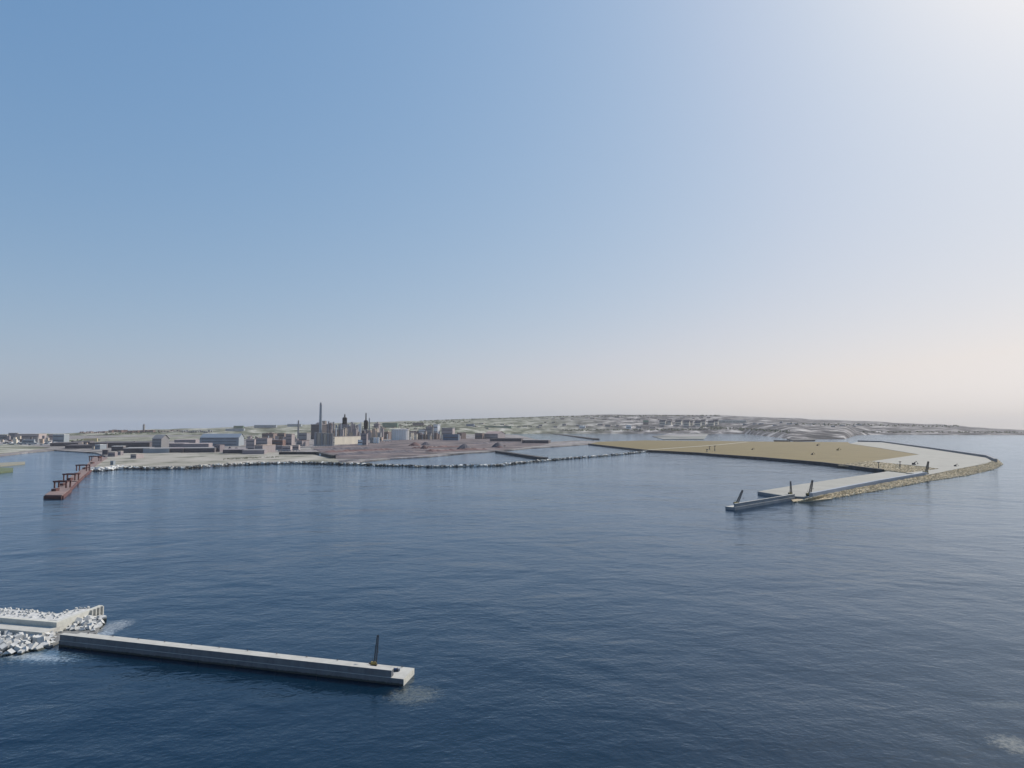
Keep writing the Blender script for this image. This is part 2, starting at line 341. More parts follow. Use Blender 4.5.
# ------------------------------------------------------------------ hills
prof = [(-260, 434), (0, 434.6), (66, 433.2), (100, 431.4), (150, 429.4), (213, 428.2), (299, 424.5), (382, 421.8), (430, 420.4), (483, 418.4), (560, 416), (593, 415), (645, 414.4), (700, 415), (747, 416.4), (800, 418.5),
        (825, 420), (859, 421), (918, 423.8), (955, 425), (971, 427), (1024, 430), (1150, 432.5), (1300, 434)]
shorey = [(-260, 436.5), (0, 436), (100, 435.4), (440, 434.8), (500, 434.0), (530, 433.9), (560, 433.8), (640, 433.8), (700, 433.8), (745, 434.1), (778, 437.6), (790, 439.6), (845, 439.2), (856, 435.5), (870, 434.7), (1024, 435), (1300, 435)]
def interp(t, x):
    for (a, ya), (b, yb) in zip(t, t[1:]):
        if x <= b: return ya + (yb - ya) * (x - a) / (b - a)
    return t[-1][1]
def ridge(px): return 11500 + 8500 * max(0, min(1, (px - 60) / 350))
def vnoise(x, y, s):
    def h(i, j):
        n = math.sin(i * 127.1 + j * 311.7 + s * 74.7) * 43758.5453; return n - math.floor(n)
    xi, yi = math.floor(x), math.floor(y); fx, fy = x - xi, y - yi
    fx, fy = fx * fx * (3 - 2 * fx), fy * fy * (3 - 2 * fy)
    return (h(xi, yi) * (1 - fx) + h(xi + 1, yi) * fx) * (1 - fy) + (h(xi, yi + 1) * (1 - fx) + h(xi + 1, yi + 1) * fx) * fy
def hill_point(px, t):
    """t 0 = waterline, 1 = ridge"""
    s = at(px, interp(shorey, px), 2)
    yr = interp(prof, px) + (vnoise(px / 14, 0, 3) - .5) * .7
    d = ray(px, yr); k = ridge(px) / d.y; rp = Vector((d.x * k, d.y * k, CAM_H + d.z * k))
    e = t ** .75
    x, y = s.x + (rp.x - s.x) * t, s.y + (rp.y - s.y) * t
    z = s.z + (rp.z - s.z) * e
    if 0 < t < 1: z += (vnoise(px / 25, t * 7, 1) - .5) * 13 * min(1, t * 3) * (1 - t * .7) * max(.0, min(1, (px - 80) / 200))
    return Vector((x, y, z))
def hill_mesh(name, p0, p1, step, m):
    b = MB(); cols = int((p1 - p0) / step) + 1; NT = 26
    for i in range(cols):
        for j in range(NT + 1):
            b.v.append(tuple(hill_point(p0 + i * step, j / NT)))
        q = hill_point(p0 + i * step, 1); b.v.append((q.x * 1.05, q.y * 1.05, q.z - 60 + drop(q.x * .3, q.y * .3)))
    n = NT + 2
    for i in range(cols - 1):
        for j in range(n - 1): b.f.append((i * n + j, (i + 1) * n + j, (i + 1) * n + j + 1, i * n + j + 1))
    o = b.build(name, m, smooth=True); return tag(o, kind='structure')
def hill_mat():
    m, N, L, b = newmat('hill_ground_mix')
    g = N.new('ShaderNodeNewGeometry')
    def nz(sc, st, ramp):
        mp = N.new('ShaderNodeMapping'); mp.inputs['Scale'].default_value = st; L.new(g.outputs['Position'], mp.inputs[0])
        t = N.new('ShaderNodeTexNoise'); t.inputs['Scale'].default_value = sc; t.inputs['Detail'].default_value = 12; t.inputs['Roughness'].default_value = .68; L.new(mp.outputs[0], t.inputs['Vector'])
        r = N.new('ShaderNodeValToRGB')
        for i, (p, c) in enumerate(ramp):
            e = r.color_ramp.elements[i] if i < 2 else r.color_ramp.elements.new(p)
            e.position = p; e.color = (*c, 1)
        L.new(t.outputs['Fac'], r.inputs[0]); return r
    green = nz(.0035, (1, .6, 1), [(.40, (.03, .038, .025)), (.62, (.42, .41, .37)), (.46, (.09, .10, .065)), (.53, (.21, .215, .165))])
    grey = nz(.0032, (1, .6, 1), [(.42, (.025, .027, .032)), (.60, (.42, .40, .38)), (.48, (.07, .07, .075)), (.54, (.16, .15, .15))])
    sp = N.new('ShaderNodeSeparateXYZ'); L.new(g.outputs['Position'], sp.inputs[0])
    mr = N.new('ShaderNodeMapRange'); mr.inputs['From Min'].default_value = 200; mr.inputs['From Max'].default_value = 2600; L.new(sp.outputs[0], mr.inputs['Value'])
    mx = N.new('ShaderNodeMix'); mx.data_type = 'RGBA'; L.new(mr.outputs[0], mx.inputs['Factor']); L.new(green.outputs[0], mx.inputs['A']); L.new(grey.outputs[0], mx.inputs['B'])
    L.new(mx.outputs['Result'], b.inputs['Base Color']); b.inputs['Roughness'].default_value = .95; b.inputs['Specular IOR Level'].default_value = .1
    return m
hill_mesh('hills', -260, 1300, 4, hill_mat())
# grey headland between the far basins
sheet('far_spit', [C(5, 640, 206), C(5, 720, 196), C(5, 990, 192), C(6, 60, 212), C(5, 930, 222), C(5, 700, 222)], 5, M_hill)
curv_wall('far_quay', [(788, 440.9), (775, 440.7)], 8, 40, -2, 12, M_quay, 'short dark quay at the far corner of the tan fill', 'quay')
b = MB(); b.prism(poly([C(6, 555, 246), C(6, 740, 244), C(6, 735, 256), C(6, 600, 258)], 9), -2, 9); tag(b.build('dark_quay', M_quay), 'dark low quay behind the far edge of the tan fill', 'quay')

# ------------------------------------------------------------------ foreground pier
def V2(v): return Vector((v.x, v.y, 0))
FR = V2(at(*C(10, 725, 380), 3)); FL = V2(at(59, 634.8, 6.2)); BR = V2(at(*C(10, 793, 308), 3))
u = (FL - FR).normalized(); v = (BR - FR).normalized()
W = (BR - FR).length; LEN = (FL - FR).length
WALL0 = (V2(at(*C(10, 645, 372), 3)) - FR).dot(u)
def pq(a, b_, z=0): p = FR + u * a + v * b_; return Vector((p.x, p.y, z))
pier = empty('breakwater_pier', pq(LEN / 2, W / 2, 0), 'long pale concrete breakwater pier in the near water with a yellow crane on its end', 'pier')
b = MB()
def slabs(mb, a0, a1, b0, b1, z0, z1, n, gap=.05):
    s_ = (a1 - a0) / n
    for i in range(n): mb.prism([pq(a0 + i * s_ + gap, b0), pq(a0 + (i + 1) * s_ - gap, b0), pq(a0 + (i + 1) * s_ - gap, b1), pq(a0 + i * s_ + gap, b1)], z0, z1)
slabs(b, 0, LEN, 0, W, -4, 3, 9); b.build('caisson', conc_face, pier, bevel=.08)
b = MB(); b.prism([pq(-.25, -.02), pq(.01, -.02), pq(.01, W + .02), pq(-.25, W + .02)], -4, 3.02); b.build('end_wall', mat('clean_concrete', (.55, .53, .46), (.45, .43, .37), .5), pier)  # thin slab added over the caisson end, sunlight painted in as paler concrete
b = MB(); slabs(b, .05, LEN - .05, .08, W - .08, 2.9, 3.06, 18); b.build('deck', conc, pier)
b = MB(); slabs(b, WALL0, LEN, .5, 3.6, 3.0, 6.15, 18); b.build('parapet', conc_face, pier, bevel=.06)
b = MB(); slabs(b, WALL0 - .02, LEN + .02, .45, 3.65, 6.1, 6.24, 18); b.build('coping', conc, pier)
b = MB()
for i in range(12):
    a = 6 + i * (LEN - 12) / 11; c = pq(a, W - .8, 3.06); b.rev(c, [(.28, 0), (.22, .1), (.2, .5), (.34, .6), (.34, .72), (.1, .78)], 10)
b.build('mooring_bollards', M_dark, pier)['kind'] = 'stuff'

# ------------------------------------------------------------------ cranes
def lattice(mb, a, b_, w0, w1, n, r):
    a, b_ = Vector(a), Vector(b_); ax = (b_ - a).normalized(); s = ax.cross(Vector((0, 1, 0))).normalized(); t = ax.cross(s)
    cor = lambda k, f: (a + (b_ - a) * f) + (s * (1 if k in (0, 3) else -1) + t * (1 if k in (0, 1) else -1)) * (w0 + (w1 - w0) * f) / 2
    for k in range(4): mb.cyl(cor(k, 0), cor(k, 1), r, n=5)
    for i in range(n):
        f0, f1 = i / n, (i + 1) / n
        for k in range(4):
            mb.cyl(cor(k, f0), cor((k + 1) % 4, f1), r * .7, n=4); mb.cyl(cor(k, f1), cor((k + 1) % 4, f1), r * .7, n=4)
def crane(base, tip, s, label):
    base, tip = Vector(base), Vector(tip)
    r = empty('crawler_crane', base, label, 'crane', 'crawler cranes on the breakwaters')
    b = MB()
    for sy in (-1, 1):
        b = MB(); b.box(base + Vector((0, sy * 1.3 * s, .45 * s)), (4.0 * s, .7 * s, .9 * s)); b.cyl(base + Vector((-2 * s, sy * 1.3 * s - .35 * s, .45 * s)), base + Vector((-2 * s, sy * 1.3 * s + .35 * s, .45 * s)), .45 * s); b.cyl(base + Vector((2 * s, sy * 1.3 * s - .35 * s, .45 * s)), base + Vector((2 * s, sy * 1.3 * s + .35 * s, .45 * s)), .45 * s)
        b.build('track', M_dark, r)
    b = MB(); b.box(base + Vector((-.5 * s, 0, 1.9 * s)), (3.6 * s, 2.6 * s, 1.7 * s)); b.box(base + Vector((-.2 * s, 0, .95 * s)), (1.6 * s, 1.6 * s, .5 * s)); b.build('engine_house', M_yellow, r, bevel=.08 * s)
    b = MB(); b.box(base + Vector((1.7 * s, -.8 * s, 1.9 * s)), (1.1 * s, 1.0 * s, 1.6 * s)); cab = b.build('cab', M_yellow, r, bevel=.06 * s)
    cab['_o'] = r.location
    b = MB(); b.box(base + Vector((2.27 * s, -.8 * s, 2.2 * s)), (.06 * s, .8 * s, .8 * s)); b.box(base + Vector((1.7 * s, -1.32 * s, 2.2 * s)), (.8 * s, .06 * s, .8 * s)); b.build('window', M_dark, cab)
    b = MB(); b.box(base + Vector((-2.6 * s, 0, 1.7 * s)), (.7 * s, 2.4 * s, 1.4 * s)); b.build('counterweight', M_dark, r)
    b = MB(); foot = base + Vector((.9 * s, .2 * s, 2.0 * s)); lattice(b, foot, tip, 2.0 * s, 1.1 * s, 9, .22 * s); b.build('boom', M_dark, r)
    b = MB(); mast = base + Vector((-1.4 * s, .2 * s, 5.0 * s)); b.cyl(base + Vector((-.4 * s, .2 * s, 2.6 * s)), mast, .12 * s, n=6); b.cyl(mast, base + Vector((-2.2 * s, .2 * s, 2.6 * s)), .1 * s, n=6); b.build('mast', M_dark, r)
    b = MB(); b.cyl(mast, tip, .05 * s, n=5); hk = Vector((tip.x + .4 * s, tip.y, base.z + (tip.z - base.z) * .45)); b.cyl(tip + Vector((.4 * s, 0, 0)), hk, .05 * s, n=5); b.build('cable', M_dark, r)
    b = MB(); b.box(hk, (.5 * s, .4 * s, .9 * s)); b.build('hook_block', M_dark, r)
    return r
def tip_of(base, px, py):
    d = ray(px, py); t = base.y / d.y; return Vector((d.x * t, base.y, CAM_H + d.z * t))
cb = at(*C(10, 537, 291), 3.06)
crane(cb, tip_of(cb, *C(10, 563, 98)), .64, 'yellow crawler crane with dark upright boom on the end of the near pier')
# small dark winch
wb = at(*C(10, 676, 328), 3.06)
wi = empty('deck_winch', wb, 'small dark winch on the bare end of the near pier', 'winch')
b = MB(); b.box(wb + Vector((0, 0, .15)), (2.4, 1.6, .3)); b.build('base', M_dark, wi)
b = MB(); b.cyl(wb + Vector((-.7, 0, .95)), wb + Vector((.7, 0, .95)), .6, n=16); b.build('drum', mat('winch_blue', (.08, .12, .2)), wi)
for sx in (-1, 1):
    b = MB(); b.box(wb + Vector((sx * .9, 0, .9)), (.2, 1.3, 1.3)); b.build('side_plate', M_dark, wi)
b = MB(); b.box(wb + Vector((1.6, .2, .75)), (.9, .9, 1.1)); b.build('motor', mat('motor_grey', (.3, .32, .35)), wi)

# ------------------------------------------------------------------ left breakwater
def zprism(mb, pxs, z0, z1): mb.prism([V2(at(*p, z1)) for p in pxs], z0, z1)
lb = empty('crown_wall_breakwater', at(20, 625, 0), 'pale angled concrete crown wall with blocks heaped around it at the left edge', 'breakwater')
ZU, ZL = 7.0, 4.2
A0 = V2(at(*C(9, 0, 203), ZU)); A1 = V2(at(*C(9, 415, 238), ZU)); A2 = V2(at(*C(9, 752, 112), ZU))
d1 = (A1 - A0).normalized(); d2 = (A2 - A1).normalized(); n1 = Vector((-d1.y, d1.x, 0)); n2 = Vector((-d2.y, d2.x, 0))
A0 = A0 - d1 * 60
b = MB()
TW = 2.6
mit = A1 + (n1 + n2).normalized() * TW / max(.3, (n1 + n2).normalized().dot(n1))
b.prism([A0, A1, mit, A0 + n1 * TW], -2, ZU)
b.prism([A1, A2, A2 + n2 * TW, mit], -2, ZU - .003)
b.build('crown_wall', mat('crown_concrete', (.55, .54, .48), (.42, .41, .37), .3, contrast=.8), lb)
b = MB()
for k in range(4):
    c = A2 - d2 * (1.2 + k * 3.2) - n2 * .7; a = math.atan2(d2.y, d2.x); b.box((c.x, c.y, 2.9), (.9, 1.4, 7.8), Matrix.Rotation(a, 3, 'Z'))
b.build('buttress', conc, lb)['kind'] = 'stuff'
L0 = V2(at(*C(9, 0, 290), ZL)); L1 = V2(at(*C(9, 300, 322), ZL))
b = MB(); b.prism([L0 - d1 * 60, L1, A1 + d2 * 3 - n2 * .02, A1 - n1 * .02, A0 - n1 * .02], -2, ZL)
b.build('lower_deck', conc, lb)
b = MB(); b.prism([L0 - d1 * 60 - n1 * .3, L1 + d1 * 1.2 - n1 * .3, L1 + d1 * 1.2 + n1 * 1.2, L0 - d1 * 60 + n1 * 1.2], 2, ZL + .9)
b.build('kerb_wall', conc, lb)
# rubble core under the blocks, coloured dark for the shade in their gaps
core = MB()
core.prism([V2(at(*p, 1)) for p in [(-70, 640), (0, 636), (42, 640), (60, 632), (100, 617), (103, 622), (96, 633), (62, 640), (50, 646), (20, 650), (-70, 656)]], -3, .9)
tag(core.build('rubble_core', mat('core_stone', (.22, .22, .21), (.12, .12, .12), .8)), 'white rubble bed under the heaped blocks beside the near pier', 'rubble', kind='stuff')
core = MB()
core.prism([V2(at(*p, 5)) for p in [(-70, 606), (0, 607.5), (30, 610.5), (57, 613), (76, 608.5), (92, 608), (A1.x and 57, 620), (0, 616.5), (-70, 613)]], -3, 4.6)
tag(core.build('rubble_core', mat('white_rubble', (.60, .59, .56), (.36, .36, .35), .5, contrast=.6)), 'white rubble bank behind the crown wall', 'rubble', kind='stuff')

def inpoly(x, y, P):
    c = False; j = len(P) - 1
    for i in range(len(P)):
        if (P[i].y > y) != (P[j].y > y) and x < (P[j].x - P[i].x) * (y - P[i].y) / (P[j].y - P[i].y) + P[i].x: c = not c
        j = i
    return c
def edge_dist(x, y, P):
    best = 1e9; p = Vector((x, y, 0))
    for a, c in zip(P, P[1:] + P[:1]):
        t = max(0, min(1, (p - a).dot(c - a) / (c - a).length_squared)); best = min(best, (p - a - (c - a) * t).length)
    return best
bmesh_vars = []
rnd = random.Random(11)
for k in range(5):
    b = MB(); s_ = [rnd.uniform(.8, 1.12) for _ in range(3)]
    b.box((0, 0, 0), s_)
    me = bpy.data.meshes.new('armour_block'); me.from_pydata([tuple(Vector(q) + Vector((rnd.uniform(-.05, .05),) * 3)) for q in b.v], [], b.f); me.materials.append(M_block)
    bmesh_vars.append(me)
def blocks(pxpoly, n, size, z, label, group, spacing, seed, zr, avoid=()):
    rnd = random.Random(seed); P = [V2(at(*p, z)) for p in pxpoly]; pts = []
    xs = [p.x for p in P]; ys = [p.y for p in P]; tries = 0
    while len(pts) < n and tries < 40000:
        tries += 1; x, y = rnd.uniform(min(xs), max(xs)), rnd.uniform(min(ys), max(ys))
        if not inpoly(x, y, P): continue
        if any((x - a) ** 2 + (y - c) ** 2 < spacing ** 2 for a, c in pts): continue
        pts.append((x, y))
    for x, y in pts:
        e = min(1, edge_dist(x, y, P) / 7)
        o = bpy.data.objects.new('armour_block', bmesh_vars[rnd.randrange(5)]); COL.objects.link(o)
        s_ = size * rnd.uniform(.65, 1.3); o.scale = (s_, s_, s_)
        o.location = (x, y, z + zr[0] + (zr[1] - zr[0]) * e * rnd.uniform(.5, 1)); o.rotation_euler = [rnd.uniform(0, 6.28) for _ in range(3)]
        sz = 'large' if s_ > size * 1.02 else ('middling' if s_ > size * .88 else 'small')
        pl = 'at the heap edge' if e < .45 else 'inside the heap'
        f_ = (x - min(xs)) / (max(xs) - min(xs)); wh = 'near picture edge' if f_ < .38 else ('by the wall bend' if f_ < .68 else 'along the short wall arm')
        tag(o, '%s %s, %s %s' % (sz, label, pl, wh), 'concrete block', '%s, %s ones %s %s' % (group, sz, pl, wh))
blocks([(-30, 634), (0, 632.5), (40, 637.5), (52, 634), (58, 629), (70, 622), (98, 613.5), (103, 617), (101, 627), (93, 632.5), (75, 630.5), (63, 631.5), (55, 636), (57, 643), (40, 649), (20, 654), (0, 656), (-30, 657)],
       235, 2.8, .5, 'armour block', 'armour blocks in front of the crown wall', 2.0, 5, (0, 2.8))
blocks([(-30, 606), (0, 607), (30, 610), (57, 612.5), (76, 607.5), (90, 607.5), (57, 619), (0, 615.5), (-30, 613)],
       110, 1.1, 4.6, 'armour block on the rear bank', 'armour blocks behind the crown wall', 1.7, 6, (0, .5))

# ------------------------------------------------------------------ outer caisson, pier and revetment on the right
def strip_pier(name, pxL, pxR, zt, Wd, label, m_top, m_face, walls=True, head=0):
    a, c = V2(at(*pxL, zt)), V2(at(*pxR, zt)); uu = (c - a).normalized(); nn = Vector((-uu.y, uu.x, 0))
    r = empty(name, ((a + c) / 2), label, 'pier')
    q = lambda s_, t_: a + uu * s_ + nn * t_
    L_ = (c - a).length
    b = MB(); b.prism([q(0, 0), q(L_, 0), q(L_, Wd), q(0, Wd)], -3, zt); b.build('caisson', m_face, r)
    b = MB(); b.prism([q(.3, .3), q(L_ - .3, .3), q(L_ - .3, Wd - .3), q(.3, Wd - .3)], zt - .3, zt + .15); b.build('deck', m_top, r)
    if walls:
        b = MB(); b.prism([q(head, .8), q(L_, .8), q(L_, 3), q(head, 3)], zt, zt + 5); b.build('parapet', m_face, r)
        b = MB(); b.prism([q(head - .2, .6), q(L_ + .2, .6), q(L_ + .2, 3.2), q(head - .2, 3.2)], zt + 4.9, zt + 5.2); b.build('coping', m_top, r)
    return q
steel_c = mat('outer_caisson_concrete', (.23, .25, .27), (.17, .185, .20), .05)
strip_pier('outer_caisson', C(8, 150, 346), C(8, 514, 284), 4, 15, 'detached grey concrete caisson at the tip of the right breakwater', conc, steel_c, head=3)
op = empty('outer_pier', at(820, 490, 0), 'broad pale concrete pier running out from the right apron', 'pier')
b = MB(); b.prism([V2(at(*p, 5)) for p in [(757.5, 491.6), (800, 484.3), (879, 472.6), (890, 470.9), (906, 472.7), (928, 474.7), (879, 483.2), (811, 497.2), (785, 496)]], -3, 5); b.build('caisson', steel_c, op)
b = MB(); b.prism([V2(at(*p, 5)) for p in [(758, 491.5), (800, 484.4), (879, 472.7), (890, 471), (906, 472.8), (927, 474.6), (879, 483), (811, 496.9), (785.5, 495.8)]], 4.7, 5.2); b.build('deck', apron_m, op)
b = MB(); wall_along(b, [at(811, 497.3, 5), at(850, 489.2, 5), at(879, 483.4, 5), at(926, 474.9, 5)], 6, -1, 12, -3)
b.build('parapet', mat('outer_parapet', (.30, .33, .38), (.24, .27, .31), .02), op)
# revetment: a berm that follows the pier, then round the apron's head
inner = [(811, 497.8), (850, 489.6), (879, 484), (926, 475.4), (960, 468.6), (986, 463.2), (992, 460.8), (994, 458.4)]
outer = [(796, 502.4), (829, 499.2), (880, 490.6), (930, 481.2), (968, 475.6), (994, 469.6), (1003, 464.4), (998, 459.8)]
b = MB(); n_ = len(inner)
b.v = [tuple(at(*p, 6)) for p in inner] + [tuple(at(*p, -.5)) for p in outer]
b.f = [(i, n_ + i, n_ + i + 1, i + 1) for i in range(n_ - 1)]
tag(b.build('revetment', M_rockslope), 'khaki stone revetment sloping down around the outer side of the right apron', 'revetment')
b = MB(); rnd = random.Random(21)
for i in range(n_ - 1):
    a0, a1 = at(*inner[i], 6), at(*inner[i + 1], 6); c0, c1 = at(*outer[i], 0), at(*outer[i + 1], 0)
    L_ = (a0 - a1).length; dens = int(L_ * 5)
    for _ in range(dens):
        s_, t_ = rnd.random(), rnd.random(); p = (a0.lerp(a1, s_)).lerp(c0.lerp(c1, s_), t_)
        b.rock((p.x, p.y, p.z + .2), rnd.uniform(.8, 1.9), rnd)
tag(b.build('revetment_stones', M_rocks_tan), 'khaki stones covering the slope of the outer revetment', 'stones', kind='stuff')
b = MB(); P_ = poly([(840, 464.6), (870, 461.4), (938, 468.9), (907, 472.6), (881, 469.6), (850, 466)], 7)
for _ in range(4000):
    x, y = rnd.uniform(min(p.x for p in P_), max(p.x for p in P_)), rnd.uniform(min(p.y for p in P_), max(p.y for p in P_))
    if inpoly(x, y, P_): b.rock((x, y, 7.3), rnd.uniform(1.2, 2.6), rnd, .5)
tag(b.build('rubble_stones', M_rocks_tan), 'khaki stones heaped between the tan fill and the pier', 'stones', kind='stuff')
# slender low rubble toe between caisson and pier
b = MB(); b.prism([V2(at(*C(8, *p), 1.5)) for p in [(490, 298), (560, 290), (690, 270), (735, 292), (600, 305), (500, 310)]], -2, 1.5); tag(b.build('stone_toe', M_rockslope), 'low khaki stone bank between the detached caisson and the pier', 'stone bank')

def far_crane(basepx, tippx, z, s, label):
    p = at(*basepx, z); return crane(p, tip_of(p, *tippx), s, label)
far_crane(C(8, 160, 330), C(8, 196, 243), 4.2, 1.5, 'leaning crane on the seaward tip of the detached caisson')
far_crane(C(8, 485, 268), C(8, 485, 188), 4.2, 1.3, 'upright crane where the detached caisson meets the pier')
far_crane(C(8, 597, 276), C(8, 617, 182), 5.2, 1.7, 'tallest leaning crane, standing on the end of the right pier')
far_crane(C(7, 446, 434), C(7, 461, 362), 7, 2.2, 'crane beside the corner where pier and pale apron join')

# little things on the apron and the fill
def pole(px, y0, y1, z, label, r=1.2):
    p = at(px, y0, z); t = tip_of(p, px, y1); rt = empty('light_mast', p, label, 'mast')
    b = MB(); b.cyl(p, t, r, r * .6, n=8); b.build('pole', M_dark, rt); b = MB(); b.box(t, (r * 5, r * 2, r * 1.6)); b.build('lamp_head', M_dark, rt)
    b = MB(); b.box(p + Vector((0, 0, 1)), (r * 4, r * 4, 2)); b.build('base', conc, rt)
pole(878.5, 469, 462.3, 7, 'thin dark mast on the khaki rubble, left of its pair'); pole(900, 468, 461.8, 7, 'thin dark mast on the khaki rubble nearer the crane')
pole(709.6, 449.8, 446.6, 6, 'short dark mast on the tan fill just below the track', 1.8); pole(714.8, 451, 446, 6, 'taller dark mast on the tan fill beside the track', 1.8); pole(707, 452, 449.5, 6, 'lowest dark mast near the quay edge of the tan fill', 1.8)
def digger(px, py, z, s, label, m=M_yellow):
    p = at(px, py, z); r = empty('excavator', p, label, 'excavator')
    for sy in (-1, 1):
        b = MB(); b.box(p + Vector((0, sy * 1.2 * s, .5 * s)), (4 * s, .7 * s, 1 * s)); b.build('track', M_dark, r)
    b = MB(); b.box(p + Vector((-.4 * s, 0, 1.8 * s)), (3.2 * s, 2.6 * s, 1.5 * s)); b.build('body', m, r, bevel=.1 * s)
    b = MB(); b.box(p + Vector((.8 * s, -.7 * s, 3.0 * s)), (1.3 * s, 1.1 * s, 1.3 * s)); b.build('cab', M_dark, r)
    b = MB(); b.cyl(p + Vector((1 * s, .3 * s, 2 * s)), p + Vector((3.6 * s, .3 * s, 5 * s)), .3 * s, n=6); b.cyl(p + Vector((3.6 * s, .3 * s, 5 * s)), p + Vector((5.6 * s, .3 * s, 1.8 * s)), .24 * s, n=6); b.build('arm', m, r)
    b = MB(); b.box(p + Vector((5.6 * s, .3 * s, 1.3 * s)), (1 * s, 1.2 * s, .9 * s)); b.build('bucket', M_dark, r)
digger(*C(6, 752, 292), 6, 2.6, 'dark excavator near the far edge of the tan fill', M_dark)
digger(*C(6, 882, 322), 6, 2.6, 'yellow excavator on the right part of the tan fill')
digger(*C(6, 718, 350), 6, 1.9, 'small dark excavator in the middle of the tan fill', M_dark)
digger(*C(6, 335, 318), 6, 1.9, 'lone dark excavator left of the middle of the tan fill', M_dark)
digger(*C(7, 376, 381), 7, 2.2, 'dark excavator on the pale apron right of the masts', M_dark)
digger(*C(7, 620, 390), 7, 1.5, 'small dark excavator near the outer edge of the pale apron', M_dark)

# ------------------------------------------------------------------ red jetty with portals
jt = empty('red_jetty', at(75, 475, 0), 'dark red loading jetty with portal frames reaching out from the left shore', 'jetty')
ZJ = 6
def jz(p): return V2(at(*p, ZJ))
b = MB()
segs = [[(44.6, 494.8), (62, 495), (70.5, 488.4), (55.6, 487.8)], [(57, 487.6), (69.5, 488), (76.5, 481), (64, 481)], [(65.5, 481), (76.8, 481), (84, 474.4), (73, 474.2)], [(74.5, 474.2), (84.4, 474.2), (93, 467.4), (83.4, 467)], [(84.5, 467), (93.6, 467), (108, 457.6), (95, 455.6)]]
for i, s_ in enumerate(segs): b.prism([jz(p) for p in s_], 2.0, ZJ - (1.6 if i % 2 else 0))
b.build('deck', M_deckr, jt)
b = MB()
for i, s_ in enumerate(segs):
    q = [jz(p) for p in s_]; wall_along(b, [q[0], q[1], q[2]], 2.2, -1, 4.4, .1)
b.build('fender_beams', M_rust, jt)
for (x0, x1, yt, yb) in [(54.6, 66.2, 481.6, 488), (63.8, 75, 474.3, 480.5), (76.6, 86.6, 465.2, 471), (89.6, 99, 456.4, 461)]:
    pa, pb = at(x0, yb, ZJ - .2), at(x1, yb, ZJ - .2); ta = tip_of(pa, x0, yt); tb = tip_of(pb, x1, yt); r_ = 1.35
    fr = MB(); dy = Vector((0, 12, 0))
    for q, t in ((pa, ta), (pb, tb)):
        fr.box((q + t) / 2, (r_ * 1.6, r_ * 1.6, (t - q).length)); fr.box((q + t) / 2 + dy, (r_ * 1.6, r_ * 1.6, (t - q).length))
        fr.box(t + dy / 2, (r_ * 1.4, 12, r_ * 1.2))
    for e in (Vector((0, 0, 0)), dy): fr.box((ta + tb) / 2 + e, ((tb - ta).length + 5, r_ * 1.8, r_ * 2.2))
    fr.build('portal_frame', M_rust, jt)
b = MB()
rnd = random.Random(4)
for i in range(7):
    f = i / 6; p = at(52 + 46 * f, 491 - 33 * f, ZJ); b.box(p + Vector((6, 0, 2.2)), (8, 10, 4.4))
b.build('pipe_housings', M_rust, jt)['kind'] = 'stuff'
rubble('jetty_root_boulders', [(92, 469.3), (100, 469.6), (108, 469), (117, 467.8), (122, 467.2)], 4, 8, 6.5, .6, ramp_mat('pale_stone', [(0, (.3, .3, .3)), (1, (.85, .84, .8))], 1, island=True), 'bright white boulders beside the root of the red jetty', 'boulders', 9)
b = MB(); b.prism(poly([C(1, -300, 372), C(1, 0, 378), C(1, 150, 370), C(1, 152, 380), C(1, 0, 394), C(1, -300, 400)], 4), -2, 4); tag(b.build('low_pier', mat('mossy_concrete', (.27, .26, .21))), 'low brownish pier poking in from the left edge', 'pier')
b = MB(); b.prism(poly([C(1, -300, 400), C(1, 0, 406), C(1, 80, 408), C(1, 78, 424), C(1, 0, 432), C(1, -300, 440)], 4), -2, 4); tag(b.build('low_pier', mat('green_turf', (.13, .16, .09))), 'low green topped pier nearest the left edge', 'pier')

# ------------------------------------------------------------------ buildings
PAL = {'dark': (.12, .11, .12), 'black': (.02, .02, .024), 'purple': (.29, .255, .27), 'mauve': (.41, .355, .35), 'pink': (.42, .32, .30), 'peach': (.55, .42, .33), 'beige': (.48, .42, .35), 'cream': (.75, .68, .56), 'white': (.85, .85, .84),
       'blue': (.15, .20, .27), 'steel': (.30, .34, .38), 'brick': (.21, .135, .12), 'brown': (.24, .185, .17), 'grey': (.30, .295, .30), 'green': (.12, .20, .14), 'yellow': (.62, .5, .3)}
def pm(k):
    c = PAL[k]; return mat('wall_' + k, c, tuple(q * .78 for q in c), .03, contrast=.9, rough=.75, stretch=(1, 1, .25))
def rp(k):
    c = PAL[k]; return mat('roof_' + k, tuple(q * .9 for q in c), tuple(q * .68 for q in c), .02, contrast=.9)
def xform(px, py, z=5):
    p = at(px, py, z) if py > 434.4 else hill_at(px, py)
    return p, p.y / F
LIM = {1: 238, 2: 300, 3: 300, 4: 266}
def low(c, yb):
    # keep the bases of the port and works buildings on the near flat, not far out on the plain
    return max(yb, LIM[c]) if c in LIM and C(c, 0, yb)[1] > 431.5 and yb > LIM[c] - 70 else yb
